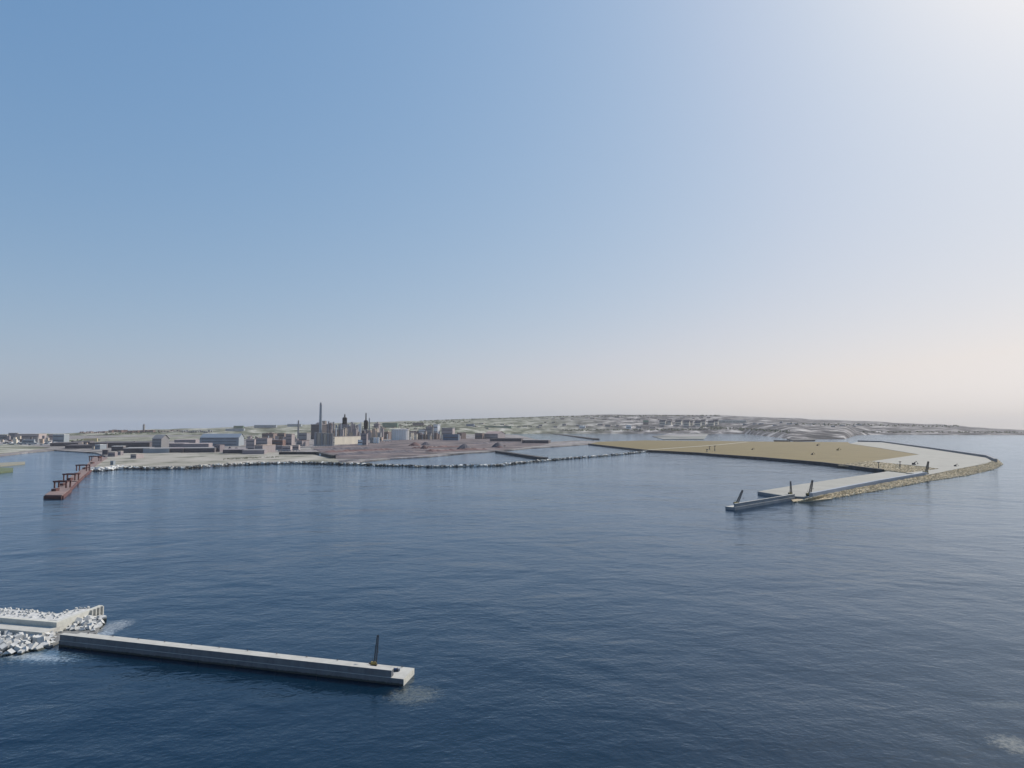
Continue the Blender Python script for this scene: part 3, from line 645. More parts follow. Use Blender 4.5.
def building(c, x0, xc, x1, yt, yb, wall, label, roof='grey', kind='flat', name='building', cat='building', group=None, depth=None, parts=True):
    yb = low(c, yb); X0, Y1 = C(c, x0, yb); XC, Y0 = C(c, xc, yt); X1, _ = C(c, x1, yb)
    p, k = xform(XC, Y1); wl_, wr_ = (XC - X0) * k, (X1 - XC) * k; h = (Y1 - Y0) * k
    wl_ = max(wl_, 1); th = math.atan2(wr_, wl_)
    if wr_ < wl_ * .12: th = R(6)
    th = max(R(6), min(R(36), th))
    Ll = wl_ / math.cos(th); Lr = max(wr_ / math.sin(th), .45 * min(Ll, 120)) if wr_ > 0 else .5 * Ll
    if depth: Lr = depth
    view = math.atan2(p.x, p.y)
    # rotate with the line of sight so that widths come out right
    e1 = Vector((-math.cos(th), math.sin(th), 0)); e2 = Vector((math.sin(th), math.cos(th), 0))
    e1.rotate(Euler((0, 0, -view))); e2.rotate(Euler((0, 0, -view)))
    r = empty(name, p, label, cat, group)
    q = lambda a, b_, z: Vector(p) + e1 * a + e2 * b_ + Vector((0, 0, z))
    def block(mb, a0, a1, b0, b1, z0, z1): mb.add([q(a0, b0, z0), q(a1, b0, z0), q(a1, b1, z0), q(a0, b1, z0), q(a0, b0, z1), q(a1, b0, z1), q(a1, b1, z1), q(a0, b1, z1)], [(0, 1, 2, 3), (7, 6, 5, 4), (0, 4, 5, 1), (1, 5, 6, 2), (2, 6, 7, 3), (3, 7, 4, 0)])
    if kind == 'gable':
        hw = h * .72; b = MB(); block(b, 0, Ll, 0, Lr, -3, hw)
        # gable over the narrow side facing e1 or e2
        if True: b.add([q(0, 0, hw), q(0, Lr, hw), q(0, Lr / 2, h), q(Ll, 0, hw), q(Ll, Lr, hw), q(Ll, Lr / 2, h)], [(0, 1, 2), (5, 4, 3)])
        else: b.add([q(0, 0, hw), q(Ll, 0, hw), q(Ll / 2, 0, h), q(0, Lr, hw), q(Ll, Lr, hw), q(Ll / 2, Lr, h)], [(0, 1, 2), (5, 4, 3)])
        b.build('wall', pm(wall), r)
        b = MB(); o_ = h * .04
        if True: b.add([q(-o_, -o_, hw - o_), q(Ll + o_, -o_, hw - o_), q(Ll + o_, Lr / 2, h + o_), q(-o_, Lr / 2, h + o_), q(-o_, Lr + o_, hw - o_), q(Ll + o_, Lr + o_, hw - o_)], [(0, 1, 2, 3), (3, 2, 5, 4)])
        else: b.add([q(-o_, -o_, hw - o_), q(-o_, Lr + o_, hw - o_), q(Ll / 2, Lr + o_, h + o_), q(Ll / 2, -o_, h + o_), q(Ll + o_, -o_, hw - o_), q(Ll + o_, Lr + o_, hw - o_)], [(0, 1, 2, 3), (3, 2, 5, 4)])
        b.build('roof', rp(roof), r)
    else:
        b = MB(); block(b, 0, Ll, 0, Lr, -3, h * .97); b.build('wall', pm(wall), r)
        b = MB(); o_ = h * .02; block(b, -o_, Ll + o_, -o_, Lr + o_, h * .96, h)
        if kind == 'plant': block(b, Ll * .2, Ll * .45, Lr * .2, Lr * .6, h, h * 1.12); block(b, Ll * .6, Ll * .75, Lr * .3, Lr * .7, h, h * 1.07)
        b.build('roof', rp(roof), r)
    if parts and h > 3.5 * k:
        rows = max(1, min(3, int(h / (3.2 * k)))); hh = h * (.72 if kind == 'gable' else .95)
        for j in range(rows):
            b = MB(); block(b, Ll * .06, Ll * .94, -.12 * k, .05, hh * (j + .42) / rows, hh * (j + .60) / rows)
            b.build('window_band', mat('dull_glass', (.12, .125, .15), (.07, .075, .09), .05, rough=.4), r)
    return r
def cyl_thing(c, x0, x1, yt, yb, wall, label, name='silo', cat='silo', top='flat', group=None, taper=1, n=20):
    yb = low(c, yb); X0, Y1 = C(c, x0, yb); X1, Y0 = C(c, x1, yt); p, k = xform((X0 + X1) / 2, Y1); rr = (X1 - X0) / 2 * k; h = (Y1 - Y0) * k
    r = empty(name, p, label, cat, group)
    b = MB(); b.rev(p, [(rr, -3), (rr * (1 + taper) / 2, h * .5), (rr * taper, h * (1 if top == 'flat' else .93))], n); b.build('shell', pm(wall), r, smooth=False)
    b = MB()
    if top == 'flat': b.rev(p + Vector((0, 0, h)), [(rr * taper * 1.06, -h * .03), (rr * taper * 1.06, h * .01), (rr * taper * .6, h * .02)], n)
    else: b.rev(p + Vector((0, 0, h * .93)), [(rr * taper * 1.03, 0), (rr * taper * .8, h * .035), (rr * taper * .3, h * .07)], n)
    b.build('cap', pm('grey' if wall not in ('white',) else 'white'), r)
    if name == 'storage_tank':
        for i in range(14):
            a = math.pi * (1 + i / 13); b = MB(); b.box(p + Vector((rr * 1.01 * math.cos(a), rr * 1.01 * math.sin(a), h * .5)), (rr * .03, rr * .03, h)); b.build('rib', pm('beige'), r)
    return r

def hill_at(px, py):
    lo, hi = 0.0, 1.0
    def sy(t):
        p = hill_point(px, t); f = p.y; z = p.z - CAM_H; cp, sp = math.cos(PITCH), math.sin(PITCH)
        return 384 - F * (z * cp - f * sp) / (f * cp + z * sp)
    best = min((abs(sy(i / 200) - py), i / 200) for i in range(201))
    return hill_point(px, best[1])

# --- left edge and basin
building(1, 328, 384, 411, 206, 254, 'steel', 'tall blue grey and cream block by the basin at far left', 'white')
building(1, 60, 104, 110, 198, 226, 'grey', 'grey block on the skyline near the left edge')
building(1, 115, 232, 272, 204, 232, 'mauve', 'long grey beige block right of the skyline block at left', 'beige')
building(1, 145, 204, 210, 238, 262, 'steel', 'dark blue grey shed on the left waterfront', 'steel')
building(1, -60, 40, 55, 210, 236, 'grey', 'grey block cut by the left edge of the picture')
building(1, 300, 326, 332, 205, 225, 'pink', 'small pinkish house left of the blue grey block', 'cream')
building(1, 515, 585, 588, 231, 250, 'yellow', 'yellowish low building behind the dark sheds at left', 'beige')
building(1, 330, 470, 480, 258, 276, 'dark', 'long dark shed above the basin quay', 'dark', depth=300, parts=False)
building(1, 450, 540, 548, 250, 266, 'dark', 'short dark shed behind the long one at the basin', 'dark', depth=300, parts=False)
building(1, 420, 570, 580, 272, 290, 'dark', 'low dark shed beside the basin corner', 'dark', depth=250, parts=False)
building(1, 590, 900, 922, 256, 284, 'dark', 'very long dark shed left of the gabled elevator', 'dark', depth=500, parts=False)
building(1, 575, 602, 636, 268, 296, 'steel', 'pale grey block at the head of the red jetty', 'white')
building(1, 680, 742, 756, 278, 306, 'dark', 'white roofed dark shed behind the red jetty', 'white')
building(1, 655, 692, 706, 314, 341, 'purple', 'purple grey box at the landward end of the jetty', 'beige')
building(1, 706, 726, 741, 308, 333, 'purple', 'cream sided box just right of the purple grey box', 'cream')
building(1, 620, 648, 654, 300, 328, 'dark', 'dark box at the root of the red jetty', 'purple')
building(1, 790, 820, 860, 326, 353, 'mauve', 'lone beige sided box on the dusty ground', 'beige')
building(1, 666, 682, 693, 366, 392, 'steel', 'small grey blue hut beside the shore boulders', 'steel', name='hut', cat='hut')
building(1, 760, 900, 905, 290, 318, 'dark', 'low dark shed in front of the gabled elevator, left part', 'grey', depth=200, parts=False)
building(1, 880, 1018, 1022, 292, 318, 'steel', 'low blue grey shed under the gabled elevator', 'grey', depth=180, parts=False)
# --- middle left
building(2, 20, 76, 124, 274, 358, 'grey', 'tall gabled elevator with a cream pink sunlit side', 'grey', 'gable')
building(2, 362, 605, 640, 268, 346, 'steel', 'long shed with a blue pitched roof left of the works', 'blue', 'gable')
building(2, 440, 476, 506, 340, 386, 'purple', 'small block with a yellow sunlit side in front of the blue roofed shed', 'purple')
building(2, 0, 225, 240, 364, 393, 'dark', 'long dark shed on the left shore flat', 'purple', depth=160, parts=False)
building(2, 240, 440, 448, 362, 390, 'dark', 'second long dark shed on the left shore flat', 'grey', depth=160, parts=False)
building(2, 508, 640, 650, 372, 398, 'dark', 'dark shed left of the stepped mauve building', 'purple', depth=160, parts=False)
building(2, 640, 780, 790, 376, 403, 'purple', 'low purple shed in front of the stepped mauve building', 'grey', depth=100, parts=False)
building(2, 658, 712, 720, 302, 378, 'mauve', 'tall end tower of the stepped mauve building', 'mauve')
building(2, 722, 800, 833, 294, 345, 'mauve', 'upper block of the stepped mauve building', 'pink')
building(2, 716, 768, 853, 342, 394, 'mauve', 'peach sided lower block of the stepped mauve building', 'peach')
building(2, 768, 842, 866, 262, 308, 'brown', 'brown block behind the mauve building', 'brown', 'plant')
building(2, 867, 922, 927, 262, 304, 'brown', 'dark brown block left of the short chimney', 'brown')
building(2, 928, 966, 986, 266, 342, 'mauve', 'upright mauve block just left of the dark chimney', 'mauve')
building(2, 836, 905, 925, 306, 345, 'brick', 'low reddish block before the brown blocks', 'mauve')
building(2, 856, 900, 905, 345, 378, 'purple', 'low purple annex by the mauve building', 'grey')
building(2, 905, 958, 967, 348, 382, 'mauve', 'flat topped shed nearest the shore road, left one', 'beige')
building(2, 968, 1014, 1024, 342, 376, 'mauve', 'flat topped shed nearest the shore road, right one', 'beige')
for i, (a, b_, c_) in enumerate([(136, 330, 352), (180, 305, 340), (240, 332, 360)]):
    building(2, a, a + 100 + i * 30, a + 112 + i * 30, b_, c_ , 'purple', ['low purple shed behind the flat, leftmost of three', 'low purple shed with roof light behind the flat, middle of three', 'low purple shed before the blue roofed shed'][i], 'mauve', depth=200, parts=False)
# --- the works
ORD = 'leftmost second third fourth fifth sixth seventh eighth ninth tenth eleventh twelfth thirteenth fourteenth fifteenth sixteenth seventeenth eighteenth nineteenth twentieth'.split() + ['twenty-' + k for k in 'first second third fourth fifth sixth seventh eighth ninth'.split()]
cyl_thing(3, 117, 131, 172, 308, 'grey', 'short dark chimney left of the works', 'chimney', 'chimney', 'cap', taper=.75)
cyl_thing(3, 264, 286, 50, 262, 'steel', 'tallest pale grey chimney of the works', 'chimney', 'chimney', 'cap', taper=.72)
building(3, 212, 262, 322, 200, 300, 'dark', 'dark tall boiler house around the tallest chimney', 'mauve', 'plant')
building(3, 40, 72, 100, 265, 340, 'mauve', 'mauve block just right of the works edge', 'beige')
building(3, -10, 28, 40, 260, 318, 'brown', 'brown block with beige side at the works edge', 'beige')
building(3, 128, 182, 208, 258, 318, 'grey', 'grey block right of the short chimney', 'beige')
building(3, 112, 150, 198, 310, 348, 'mauve', 'low block with a brick red sunlit side', 'brick')
building(3, 15, 74, 84, 348, 380, 'mauve', 'front mauve shed of the works, left one', 'purple')
building(3, 84, 128, 137, 342, 372, 'mauve', 'front mauve shed of the works, right one', 'purple')
for i in range(6):
    cyl_thing(3, 232 + i * 22, 253 + i * 22, 258 + i, 346, 'beige' if i in (1, 3) else 'grey', ['leftmost grey silo in the row before the boiler house', 'left beige silo in the row before the boiler house', 'grey silo between the two beige silos', 'right beige silo in the row before the boiler house', 'grey silo just right of the right beige silo', 'rightmost grey silo touching the cream warehouse'][i], group='silos in a row before the boiler house', n=14)
building(3, 362, 372, 556, 282, 338, 'cream', 'long cream sided warehouse in the sun', 'purple', 'flat')
building(3, 374, 440, 548, 238, 284, 'mauve', 'mauve upper storey behind the cream warehouse', 'mauve', 'plant')
building(3, 318, 352, 372, 200, 262, 'purple', 'purple stepped block right of the tallest chimney', 'purple', 'plant')
building(3, 286, 308, 318, 176, 205, 'brown', 'dark red box high on the boiler house', 'brown')
for i, (a, w_, t_) in enumerate([(326, 10, 182), (338, 12, 192), (360, 9, 186), (378, 12, 205), (396, 16, 212), (482, 12, 186), (498, 16, 200), (518, 14, 205), (534, 14, 200), (546, 10, 190)]):
    cyl_thing(3, a, a + w_, t_, 268, ['purple', 'brown', 'grey', 'steel', 'purple', 'grey', 'purple', 'mauve', 'white', 'steel'][i],
              ['slim purple stack right of the tallest chimney', 'short brown stack beside the slim purple one', 'thin grey stack left of the domed tower', 'low blue grey vessel left of the domed tower', 'low purple vessel at the foot of the domed tower',
               'thin grey stack right of the domed tower', 'stout purple vessel right of the domed tower', 'mauve vessel between the two dark towers', 'white vessel just left of the spired tower', 'thin blue grey stack touching the spired tower'][i], 'process_tower', 'tower', n=12)
def tower(c, xc, w_, yt, ybul, ybul2, yb, wb, label, wall='dark'):
    yb = low(c, yb); X, Y = C(c, xc, yb); p, k = xform(X, Y); s_ = .14648 * k; h = lambda y: (yb - y) * s_
    r = empty('process_tower', p, label, 'tower')
    b = MB(); b.rev(p, [(w_ / 2 * s_, -3), (w_ / 2 * s_, h(ybul2))], 14); b.build('shaft', pm('purple'), r)
    b = MB(); b.rev(p, [(wb * .35 * s_, h(ybul2)), (wb / 2 * s_, h(ybul2) + 3 * s_), (wb / 2 * s_, h(ybul) - 6 * s_), (wb * .3 * s_, h(ybul))], 16); b.build('head', pm(wall), r)
    b = MB(); b.rev(p, [(wb * .16 * s_, h(ybul)), (wb * .13 * s_, h(yt) - 2 * s_), (wb * .05 * s_, h(yt))], 10); b.build('spire', pm(wall), r)
tower(3, 440, 20, 131, 152, 198, 262, 32, 'dark tower with a bulbous domed head and short spire', 'black')
tower(3, 585, 26, 122, 172, 232, 272, 28, 'dark spired tower right of the cream warehouse', 'black')
cyl_thing(3, 604, 613, 155, 285, 'steel', 'slender pale stack right of the spired tower', 'chimney', 'chimney', 'cap', taper=.8)
building(3, 400, 470, 478, 200, 250, 'steel', 'blue grey block under the domed tower', 'grey', 'plant')
building(3, 552, 590, 600, 262, 342, 'purple', 'purple block at the right end of the cream warehouse', 'purple')
building(3, 532, 562, 570, 306, 342, 'white', 'small white block in front of the warehouse end', 'white')
for i, a in enumerate((614, 636, 658)): cyl_thing(3, a, a + 20, 290, 328, ['grey', 'white', 'white'][i], ['grey small silo right of the warehouse', 'white small silo, middle of three', 'white small silo, rightmost of three'][i], group='small silos by the warehouse', n=12)
building(3, 640, 672, 684, 196, 262, 'purple', 'purple tower block behind the small silos', 'mauve', 'plant')
building(3, 600, 650, 690, 245, 290, 'mauve', 'mauve block behind the small silos', 'mauve', 'plant')
building(3, 672, 694, 702, 288, 318, 'peach', 'peach block right of the small silos', 'peach')
building(3, 700, 740, 760, 250, 296, 'brown', 'brown beige block left of the big white tank', 'beige', 'plant')
cyl_thing(3, 762, 880, 234, 306, 'white', 'big white storage tank right of the works', 'storage_tank', 'tank', n=36)
building(3, 884, 930, 955, 250, 292, 'purple', 'purple block right of the big white tank', 'mauve', 'plant')
building(3, 956, 990, 1005, 236, 288, 'white', 'white block second right of the tank', 'grey')
building(4, 0, 38, 66, 214, 252, 'mauve', 'mauve block with brown side, left of the white block', 'brown')
building(4, 60, 100, 108, 200, 242, 'white', 'white tall block at the right end of the works', 'grey')
building(4, 108, 148, 160, 182, 228, 'grey', 'grey stepped block behind the white one', 'mauve', 'plant')
building(4, 160, 188, 206, 166, 216, 'white', 'pale narrow tower block at the right end of the works', 'white')
building(4, 215, 290, 306, 190, 218, 'mauve', 'mauve long block with a brown side', 'steel')
building(4, 108, 142, 162, 226, 256, 'brown', 'low brown block below the grey stepped one', 'brown')
building(4, 226, 330, 338, 234, 276, 'blue', 'light blue box building by the ore yard', 'blue')
building(4, 320, 352, 382, 222, 262, 'brown', 'brown block touching the light blue building', 'brown')
building(4, 443, 494, 508, 226, 254, 'brown', 'brown end of the long pinkish shed', 'mauve')
building(4, 508, 600, 650, 216, 252, 'mauve', 'long pinkish shed above the ore yard', 'pink', 'gable')
building(4, 545, 760, 775, 262, 283, 'dark', 'long dark shed beside the far basin, left one', 'dark', depth=160, parts=False)
building(4, 765, 945, 952, 274, 296, 'dark', 'long dark shed beside the far basin, right one', 'grey', depth=160, parts=False)
building(4, 384, 436, 442, 164, 180, 'blue', 'pale blue low block on the green slope', 'white', parts=False)
building(4, 510, 690, 700, 178, 192, 'green', 'dark green long shed on the far slope', 'dark', depth=200, parts=False)

# small plant blocks packed among the works
rnd = random.Random(77)
def cluster(c, x0, x1, y0, y1, n, group, word, hm=(8, 30)):
    for i in range(n):
        f = (i + rnd.random()) / n; xa = x0 + (x1 - x0) * f; yb_ = rnd.uniform(y0, y1); w_ = rnd.uniform(10, 30); h_ = rnd.uniform(*hm)
        building(c, xa, xa + w_ * .7, xa + w_, yb_ - h_, yb_, rnd.choice(['purple', 'mauve', 'grey', 'brown', 'beige', 'beige', 'cream', 'peach', 'dark']), 'small plant block ' + word + (', ' + ORD[i] + ' from left' if i else ', leftmost'), rnd.choice(['grey', 'mauve', 'purple', 'beige']), rnd.choice(['flat', 'plant']), 'plant_block', 'building', group, parts=False)
cluster(3, 330, 700, 300, 306, 26, 'small plant blocks behind the cream warehouse', 'behind the cream warehouse', (45, 82))
cluster(3, 885, 1020, 301, 306, 8, 'small plant blocks right of the tank', 'right of the white tank', (20, 55))
cluster(2, 660, 1020, 302, 330, 18, 'small plant blocks around the mauve building', 'around the stepped mauve building', (12, 40))
cluster(4, 0, 330, 266, 270, 20, 'small plant blocks at the right end of the works', 'at the right end of the works', (12, 48))
cluster(1, 0, 330, 232, 262, 20, 'small port blocks at far left', 'in the far left port')
cluster(1, 420, 900, 262, 300, 14, 'small port blocks by the red jetty', 'between the dark sheds near the jetty')

def stacks(c, x0, x1, y0, yb, n, group, word, hmax):
    for i in range(n):
        f = (i + rnd.random()) / n; xa = x0 + (x1 - x0) * f; w_ = rnd.uniform(3.5, 9)
        cyl_thing(c, xa, xa + w_, yb - rnd.uniform(.35, 1) * hmax, yb + rnd.uniform(-3, 3), rnd.choice(['purple', 'grey', 'steel', 'white', 'mauve', 'brown']), 'slim vessel or stack ' + word + (', ' + ORD[i] + ' from left' if i else ', leftmost'), 'process_vessel', 'vessel', rnd.choice(['flat', 'cap']), group, n=10)
stacks(3, 322, 700, 0, 303, 26, 'slim columns above the works', 'rising among the works roofs', 118)
stacks(3, 700, 1010, 0, 303, 9, 'slim columns by the tank', 'around the big white tank', 45)
stacks(4, 0, 320, 0, 267, 9, 'slim columns at the right end of the works', 'at the right end of the works', 45)
stacks(2, 690, 1020, 0, 320, 9, 'slim columns left of the works', 'near the stepped mauve building', 45)
def pipe_rack(c, x0, x1, y, label, hpx=1.2):
    a, k = xform(*C(c, x0, y)); e, _ = xform(*C(c, x1, y)); r_ = empty('pipe_rack', (a + e) / 2, label, 'pipe rack')
    b = MB()
    for j in range(3): b.cyl(a + Vector((0, j * .25 * k, hpx * k * (1 + .12 * j))), e + Vector((0, j * .25 * k, hpx * k * (1 + .12 * j))), .12 * k, n=6)
    b.build('pipes', pm('steel'), r_)
    for i in range(9):
        p = a.lerp(e, i / 8); b = MB(); b.box(p + Vector((0, .25 * k, hpx * k / 2)), (.25 * k, .7 * k, hpx * k)); b.build('support', pm('dark'), r_)
pipe_rack(3, 225, 365, 352, 'pipe rack at the foot of the silo row'); pipe_rack(3, 600, 760, 322, 'pipe rack between the small silos and the white tank'); pipe_rack(2, 860, 1020, 385, 'pipe rack before the flat topped mauve sheds')

# heaps and yard machines
def heap(px, py, wpx, hpx, m, label):
    p, k = xform(px, py, 5); rnd = random.Random(int(px * 7)); b = MB(); n = 22
    prof_ = [(1, -.1), (.8, .22), (.5, .62), (.22, .92), (.05, 1)]
    c_ = []
    for r_, z_ in prof_:
        for i in range(n):
            j = 1 + rnd.uniform(-.08, .08); c_.append(p + Vector((r_ * wpx * k / 2 * math.cos(i * 2 * math.pi / n) * j, r_ * wpx * k / 2 * math.sin(i * 2 * math.pi / n) * j, z_ * hpx * k)))
    fs = [tuple(range(4 * n, 5 * n))]
    for q in range(4): fs += [(q * n + i, q * n + (i + 1) % n, (q + 1) * n + (i + 1) % n, (q + 1) * n + i) for i in range(n)]
    b.add(c_, fs); tag(b.build('ore_heap', m), label, 'heap', 'ore heaps in the yard')
M_coal = mat('coal', (.12, .11, .125), (.08, .075, .09), .02); M_ore = mat('red_ore', (.15, .09, .085), (.10, .06, .06), .02)
heap(*C(4, 110, 306), 11, 3.2, M_coal, 'small grey heap in the left part of the ore yard'); heap(*C(4, 372, 336), 17, 5.4, M_coal, 'largest grey heap in the middle of the ore yard')
heap(*C(4, 600, 322), 14, 5.0, M_coal, 'grey heap in the right part of the ore yard'); heap(*C(3, 920, 346), 14, 3.4, M_ore, 'dull red heap below the white tank'); heap(*C(3, 985, 366), 9, 3.4, M_ore, 'pointed red heap nearest the inner basin')
heap(*C(4, 612, 325), 8, 2.0, M_ore, 'small red heap against the right grey heap'); heap(*C(2, 545, 380), 6, 4, M_coal, 'grey heap between the two dark sheds'); heap(*C(2, 590, 382), 8, 3.6, M_coal, 'grey heap left of the mauve tower')
for i, (a_, e_, lab) in enumerate([((3, 235, 376), (3, 620, 364), 'upper left'), ((3, 300, 392), (3, 760, 374), 'middle left'), ((3, 385, 410), (3, 900, 388), 'lowest left'), ((4, 20, 330), (4, 330, 320), 'middle'), ((4, 420, 300), (4, 700, 292), 'upper right'), ((4, 120, 352), (4, 520, 338), 'lowest right')]):
    b = MB(); p0, p1 = at(*C(*a_), 5), at(*C(*e_), 5); u_ = (p1 - p0).normalized(); n_ = Vector((u_.y, -u_.x, 0)); v_ = []; rr_ = random.Random(i)
    for j in range(25):
        c_ = p0.lerp(p1, j / 24); w_ = rr_.uniform(14, 26); hh_ = rr_.uniform(4, 11) * (.2 if j in (0, 24) else 1)
        v_ += [c_ - n_ * w_, c_ + Vector((0, 0, hh_)), c_ + n_ * w_]
    b.add(v_, [q for j in range(24) for q in ((3 * j, 3 * j + 1, 3 * j + 4, 3 * j + 3), (3 * j + 1, 3 * j + 2, 3 * j + 5, 3 * j + 4))])
    tag(b.build('stockpile', [M_coal, M_ore][i % 2]), 'long low stockpile ridge, %s one in the ore yard' % lab, 'stockpile', 'long stockpile ridges in the ore yard')
def stacker(c, X, Y, s_, label):
    p, k = xform(*C(c, X, Y)); s = s_ * k; r = empty('stacker', p, label, 'stacker')
    b = MB()
    for sx in (-1, 1):
        for sy in (-1, 1): b.cyl(p + Vector((sx * s, sy * s, 0)), p + Vector((sx * s * .2, sy * s * .2, 2.2 * s)), .12 * s, n=5)
    b.build('frame', M_rust, r); b = MB(); b.box(p + Vector((-1.2 * s, 0, 1.6 * s)), (7 * s, .4 * s, .35 * s), Matrix.Rotation(R(-10), 3, 'Y')); b.build('conveyor_boom', M_rust, r)
    b = MB(); b.box(p + Vector((1.6 * s, 0, 1.4 * s)), (1 * s, .8 * s, .7 * s)); b.build('counterweight', M_dark, r)
stacker(4, 108, 332, .9, 'rust red stacker in the left part of the ore yard'); stacker(4, 640, 322, .8, 'rust red stacker at the right heap'); stacker(3, 905, 350, .8, 'rust red stacker below the white tank')
# thin pale conveyor / road edges on the shore
curv_wall('conveyor_gallery', [C(3, 0, 404), C(3, 270, 404), C(3, 380, 430)], 6, 14, 4, 16, M_quay, 'long dark conveyor gallery along the shore of the works', 'conveyor')
building(3, 268, 284, 292, 400, 414, 'white', 'tiny white transfer house on the conveyor gallery', 'white', parts=False)
curv_wall('shore_road', [C(3, -130, 395), C(3, 60, 372), C(3, 220, 366)], 5, 30, 4, 5.8, conc, 'pale shore road in front of the works', 'road', -30)

# --- houses on the ridges: one of each kind, then copies
def tree_copy(o, parent=None):
    c = o.copy(); COL.objects.link(c)
    if parent: c.parent = parent
    for ch in o.children: tree_copy(ch, c)
    return c
def proto(wall, roof, label, group, kind, cat='house'):
    # unit house, 1 m = one picture pixel at 1 km, scaled when placed
    r = bpy.data.objects.new('house' if cat == 'house' else 'building', None); COL.objects.link(r); tag(r, label, cat, group)
    b = MB()
    b.box((0, 0, .2), (2, 1.4, 1.2))
    if kind == 'gable': b.add([(-1, -.7, .8), (-1, .7, .8), (-1, 0, 1.25), (1, -.7, .8), (1, .7, .8), (1, 0, 1.25)], [(0, 2, 1), (3, 4, 5)])
    b.build('wall', pm(wall), r)
    b = MB()
    if kind == 'gable': b.add([(-1.06, -.78, .76), (1.06, -.78, .76), (1.06, 0, 1.31), (-1.06, 0, 1.31), (-1.06, .78, .76), (1.06, .78, .76)], [(0, 1, 2, 3), (3, 2, 5, 4)])
    else: b.box((0, 0, .84), (2.06, 1.46, .1))
    b.build('roof', rp(roof), r)
    b = MB()
    b.box((0, -.705, .4), (1.7, .03, .2))
    b.build('window_band', mat('dull_glass', (.09, .10, .13)), r)
    return r
def row(c, items, wall, roof, label, group, kind='flat', cat='house', hill=True, z=5, rot=None):
    pr = proto(wall, roof, label, group, kind, cat)
    rank = {i: n for n, i in enumerate(sorted(range(len(items)), key=lambda i: items[i][0]))}
    for i, (X, Y, wpx, hpx) in enumerate(items):
        o = pr if i == 0 else tree_copy(pr)
        if len(items) > 1: o['label'] = label + (', ' + ORD[rank[i]] + ' from left' if rank[i] else ', leftmost of its row')
        px, py = C(c, X, Y) if c else (X, Y)
        p = hill_at(px, py) if hill else at(px, py, z)
        k = p.y / F; o.location = p - Vector((0, 0, .1 * hpx * k)); o.scale = (wpx * k / 2, wpx * k / 2, hpx * k)
        o.rotation_euler = (0, 0, rot if rot is not None else rnd.uniform(-.6, -.1))
rnd = random.Random(31)
row(11, [(20 + i * 24 + rnd.uniform(-8, 8), 300 - i * .8 + rnd.uniform(-4, 4), rnd.uniform(1.8, 3), rnd.uniform(.8, 1.5)) for i in range(14)], 'pink', 'brick', 'small red roofed house on the far left ridge', 'red roofed houses on the far left ridge', 'gable')
row(11, [(400 + i * 38 + rnd.uniform(-8, 8), 288 + rnd.uniform(-6, 2), rnd.uniform(3, 5), rnd.uniform(2.0, 3.2)) for i in range(15)], 'brick', 'brown', 'dark red block on the town ridge around the church tower', 'dark red blocks on the town ridge')
row(2, [(62 + i * 22, 250 + rnd.uniform(-3, 3), rnd.uniform(2.2, 3.6), rnd.uniform(1.2, 2.4)) for i in range(8)], 'brown', 'brick', 'brown block on the ridge above the gabled elevator', 'brown blocks above the gabled elevator')
row(2, [(225 + i * 15, 255 + rnd.uniform(-3, 3), rnd.uniform(1.8, 2.6), rnd.uniform(1.4, 3)) for i in range(14)], 'grey', 'steel', 'grey block in the ridge row right of the brown ones', 'grey blocks in the left ridge row')
row(12, [(10 + i * 26 + rnd.uniform(-9, 9), 492 - i * .6 + rnd.uniform(-14, 6), rnd.uniform(1.6, 3.2), rnd.uniform(.9, 2.2)) for i in range(26)], 'grey', 'beige', 'grey low town block on the far left skyline', 'grey town blocks on the far left skyline', hill=False)
row(12, [(-20 + i * 40 + rnd.uniform(-10, 10), 540 + rnd.uniform(-14, 14), rnd.uniform(2.6, 5), rnd.uniform(.8, 1.5)) for i in range(19)], 'white', 'white', 'pale low shed in the left port', 'pale sheds in the left port', hill=False, cat='shed')
row(12, [(0 + i * 60 + rnd.uniform(-20, 20), 565 + rnd.uniform(-10, 14), rnd.uniform(3, 6), rnd.uniform(.8, 1.4)) for i in range(11)], 'steel', 'steel', 'blue grey low shed in the left port', 'blue grey sheds in the left port', hill=False, cat='shed')
building(2, 575, 636, 641, 210, 228, 'green', 'dark green block on the green skyline', 'green'); building(2, 525, 640, 648, 230, 246, 'steel', 'long grey block below the green skyline block', 'white', parts=False)
building(2, 720, 860, 868, 205, 222, 'steel', 'long blue grey block on the skyline left of the works', 'green', parts=False); building(2, 942, 1030, 1040, 198, 216, 'steel', 'blue grey skyline block beside the short chimney', 'steel', parts=False)
building(3, 700, 800, 806, 190, 222, 'green', 'big dark green shed behind the white tank', 'green', parts=False); building(3, 905, 980, 985, 190, 210, 'dark', 'dark shed on the green slope right of the tank', 'green', parts=False)
X_, Y_ = C(11, 817, 262); tp = hill_at(X_, Y_); kk = tp.y / F
rt = empty('church_tower', tp, 'dark grey tower rising over the red town at left', 'tower')
b = MB(); b.box(tp + Vector((0, 0, 2.4 * kk)), (1.7 * kk, 1.5 * kk, 6.4 * kk)); b.build('shaft', pm('grey'), rt); b = MB(); b.rev(tp + Vector((0, 0, 5.6 * kk)), [(1.0 * kk, 0), (.55 * kk, .5 * kk), (.1 * kk, 1.1 * kk)], 8); b.build('roof', pm('dark'), rt)
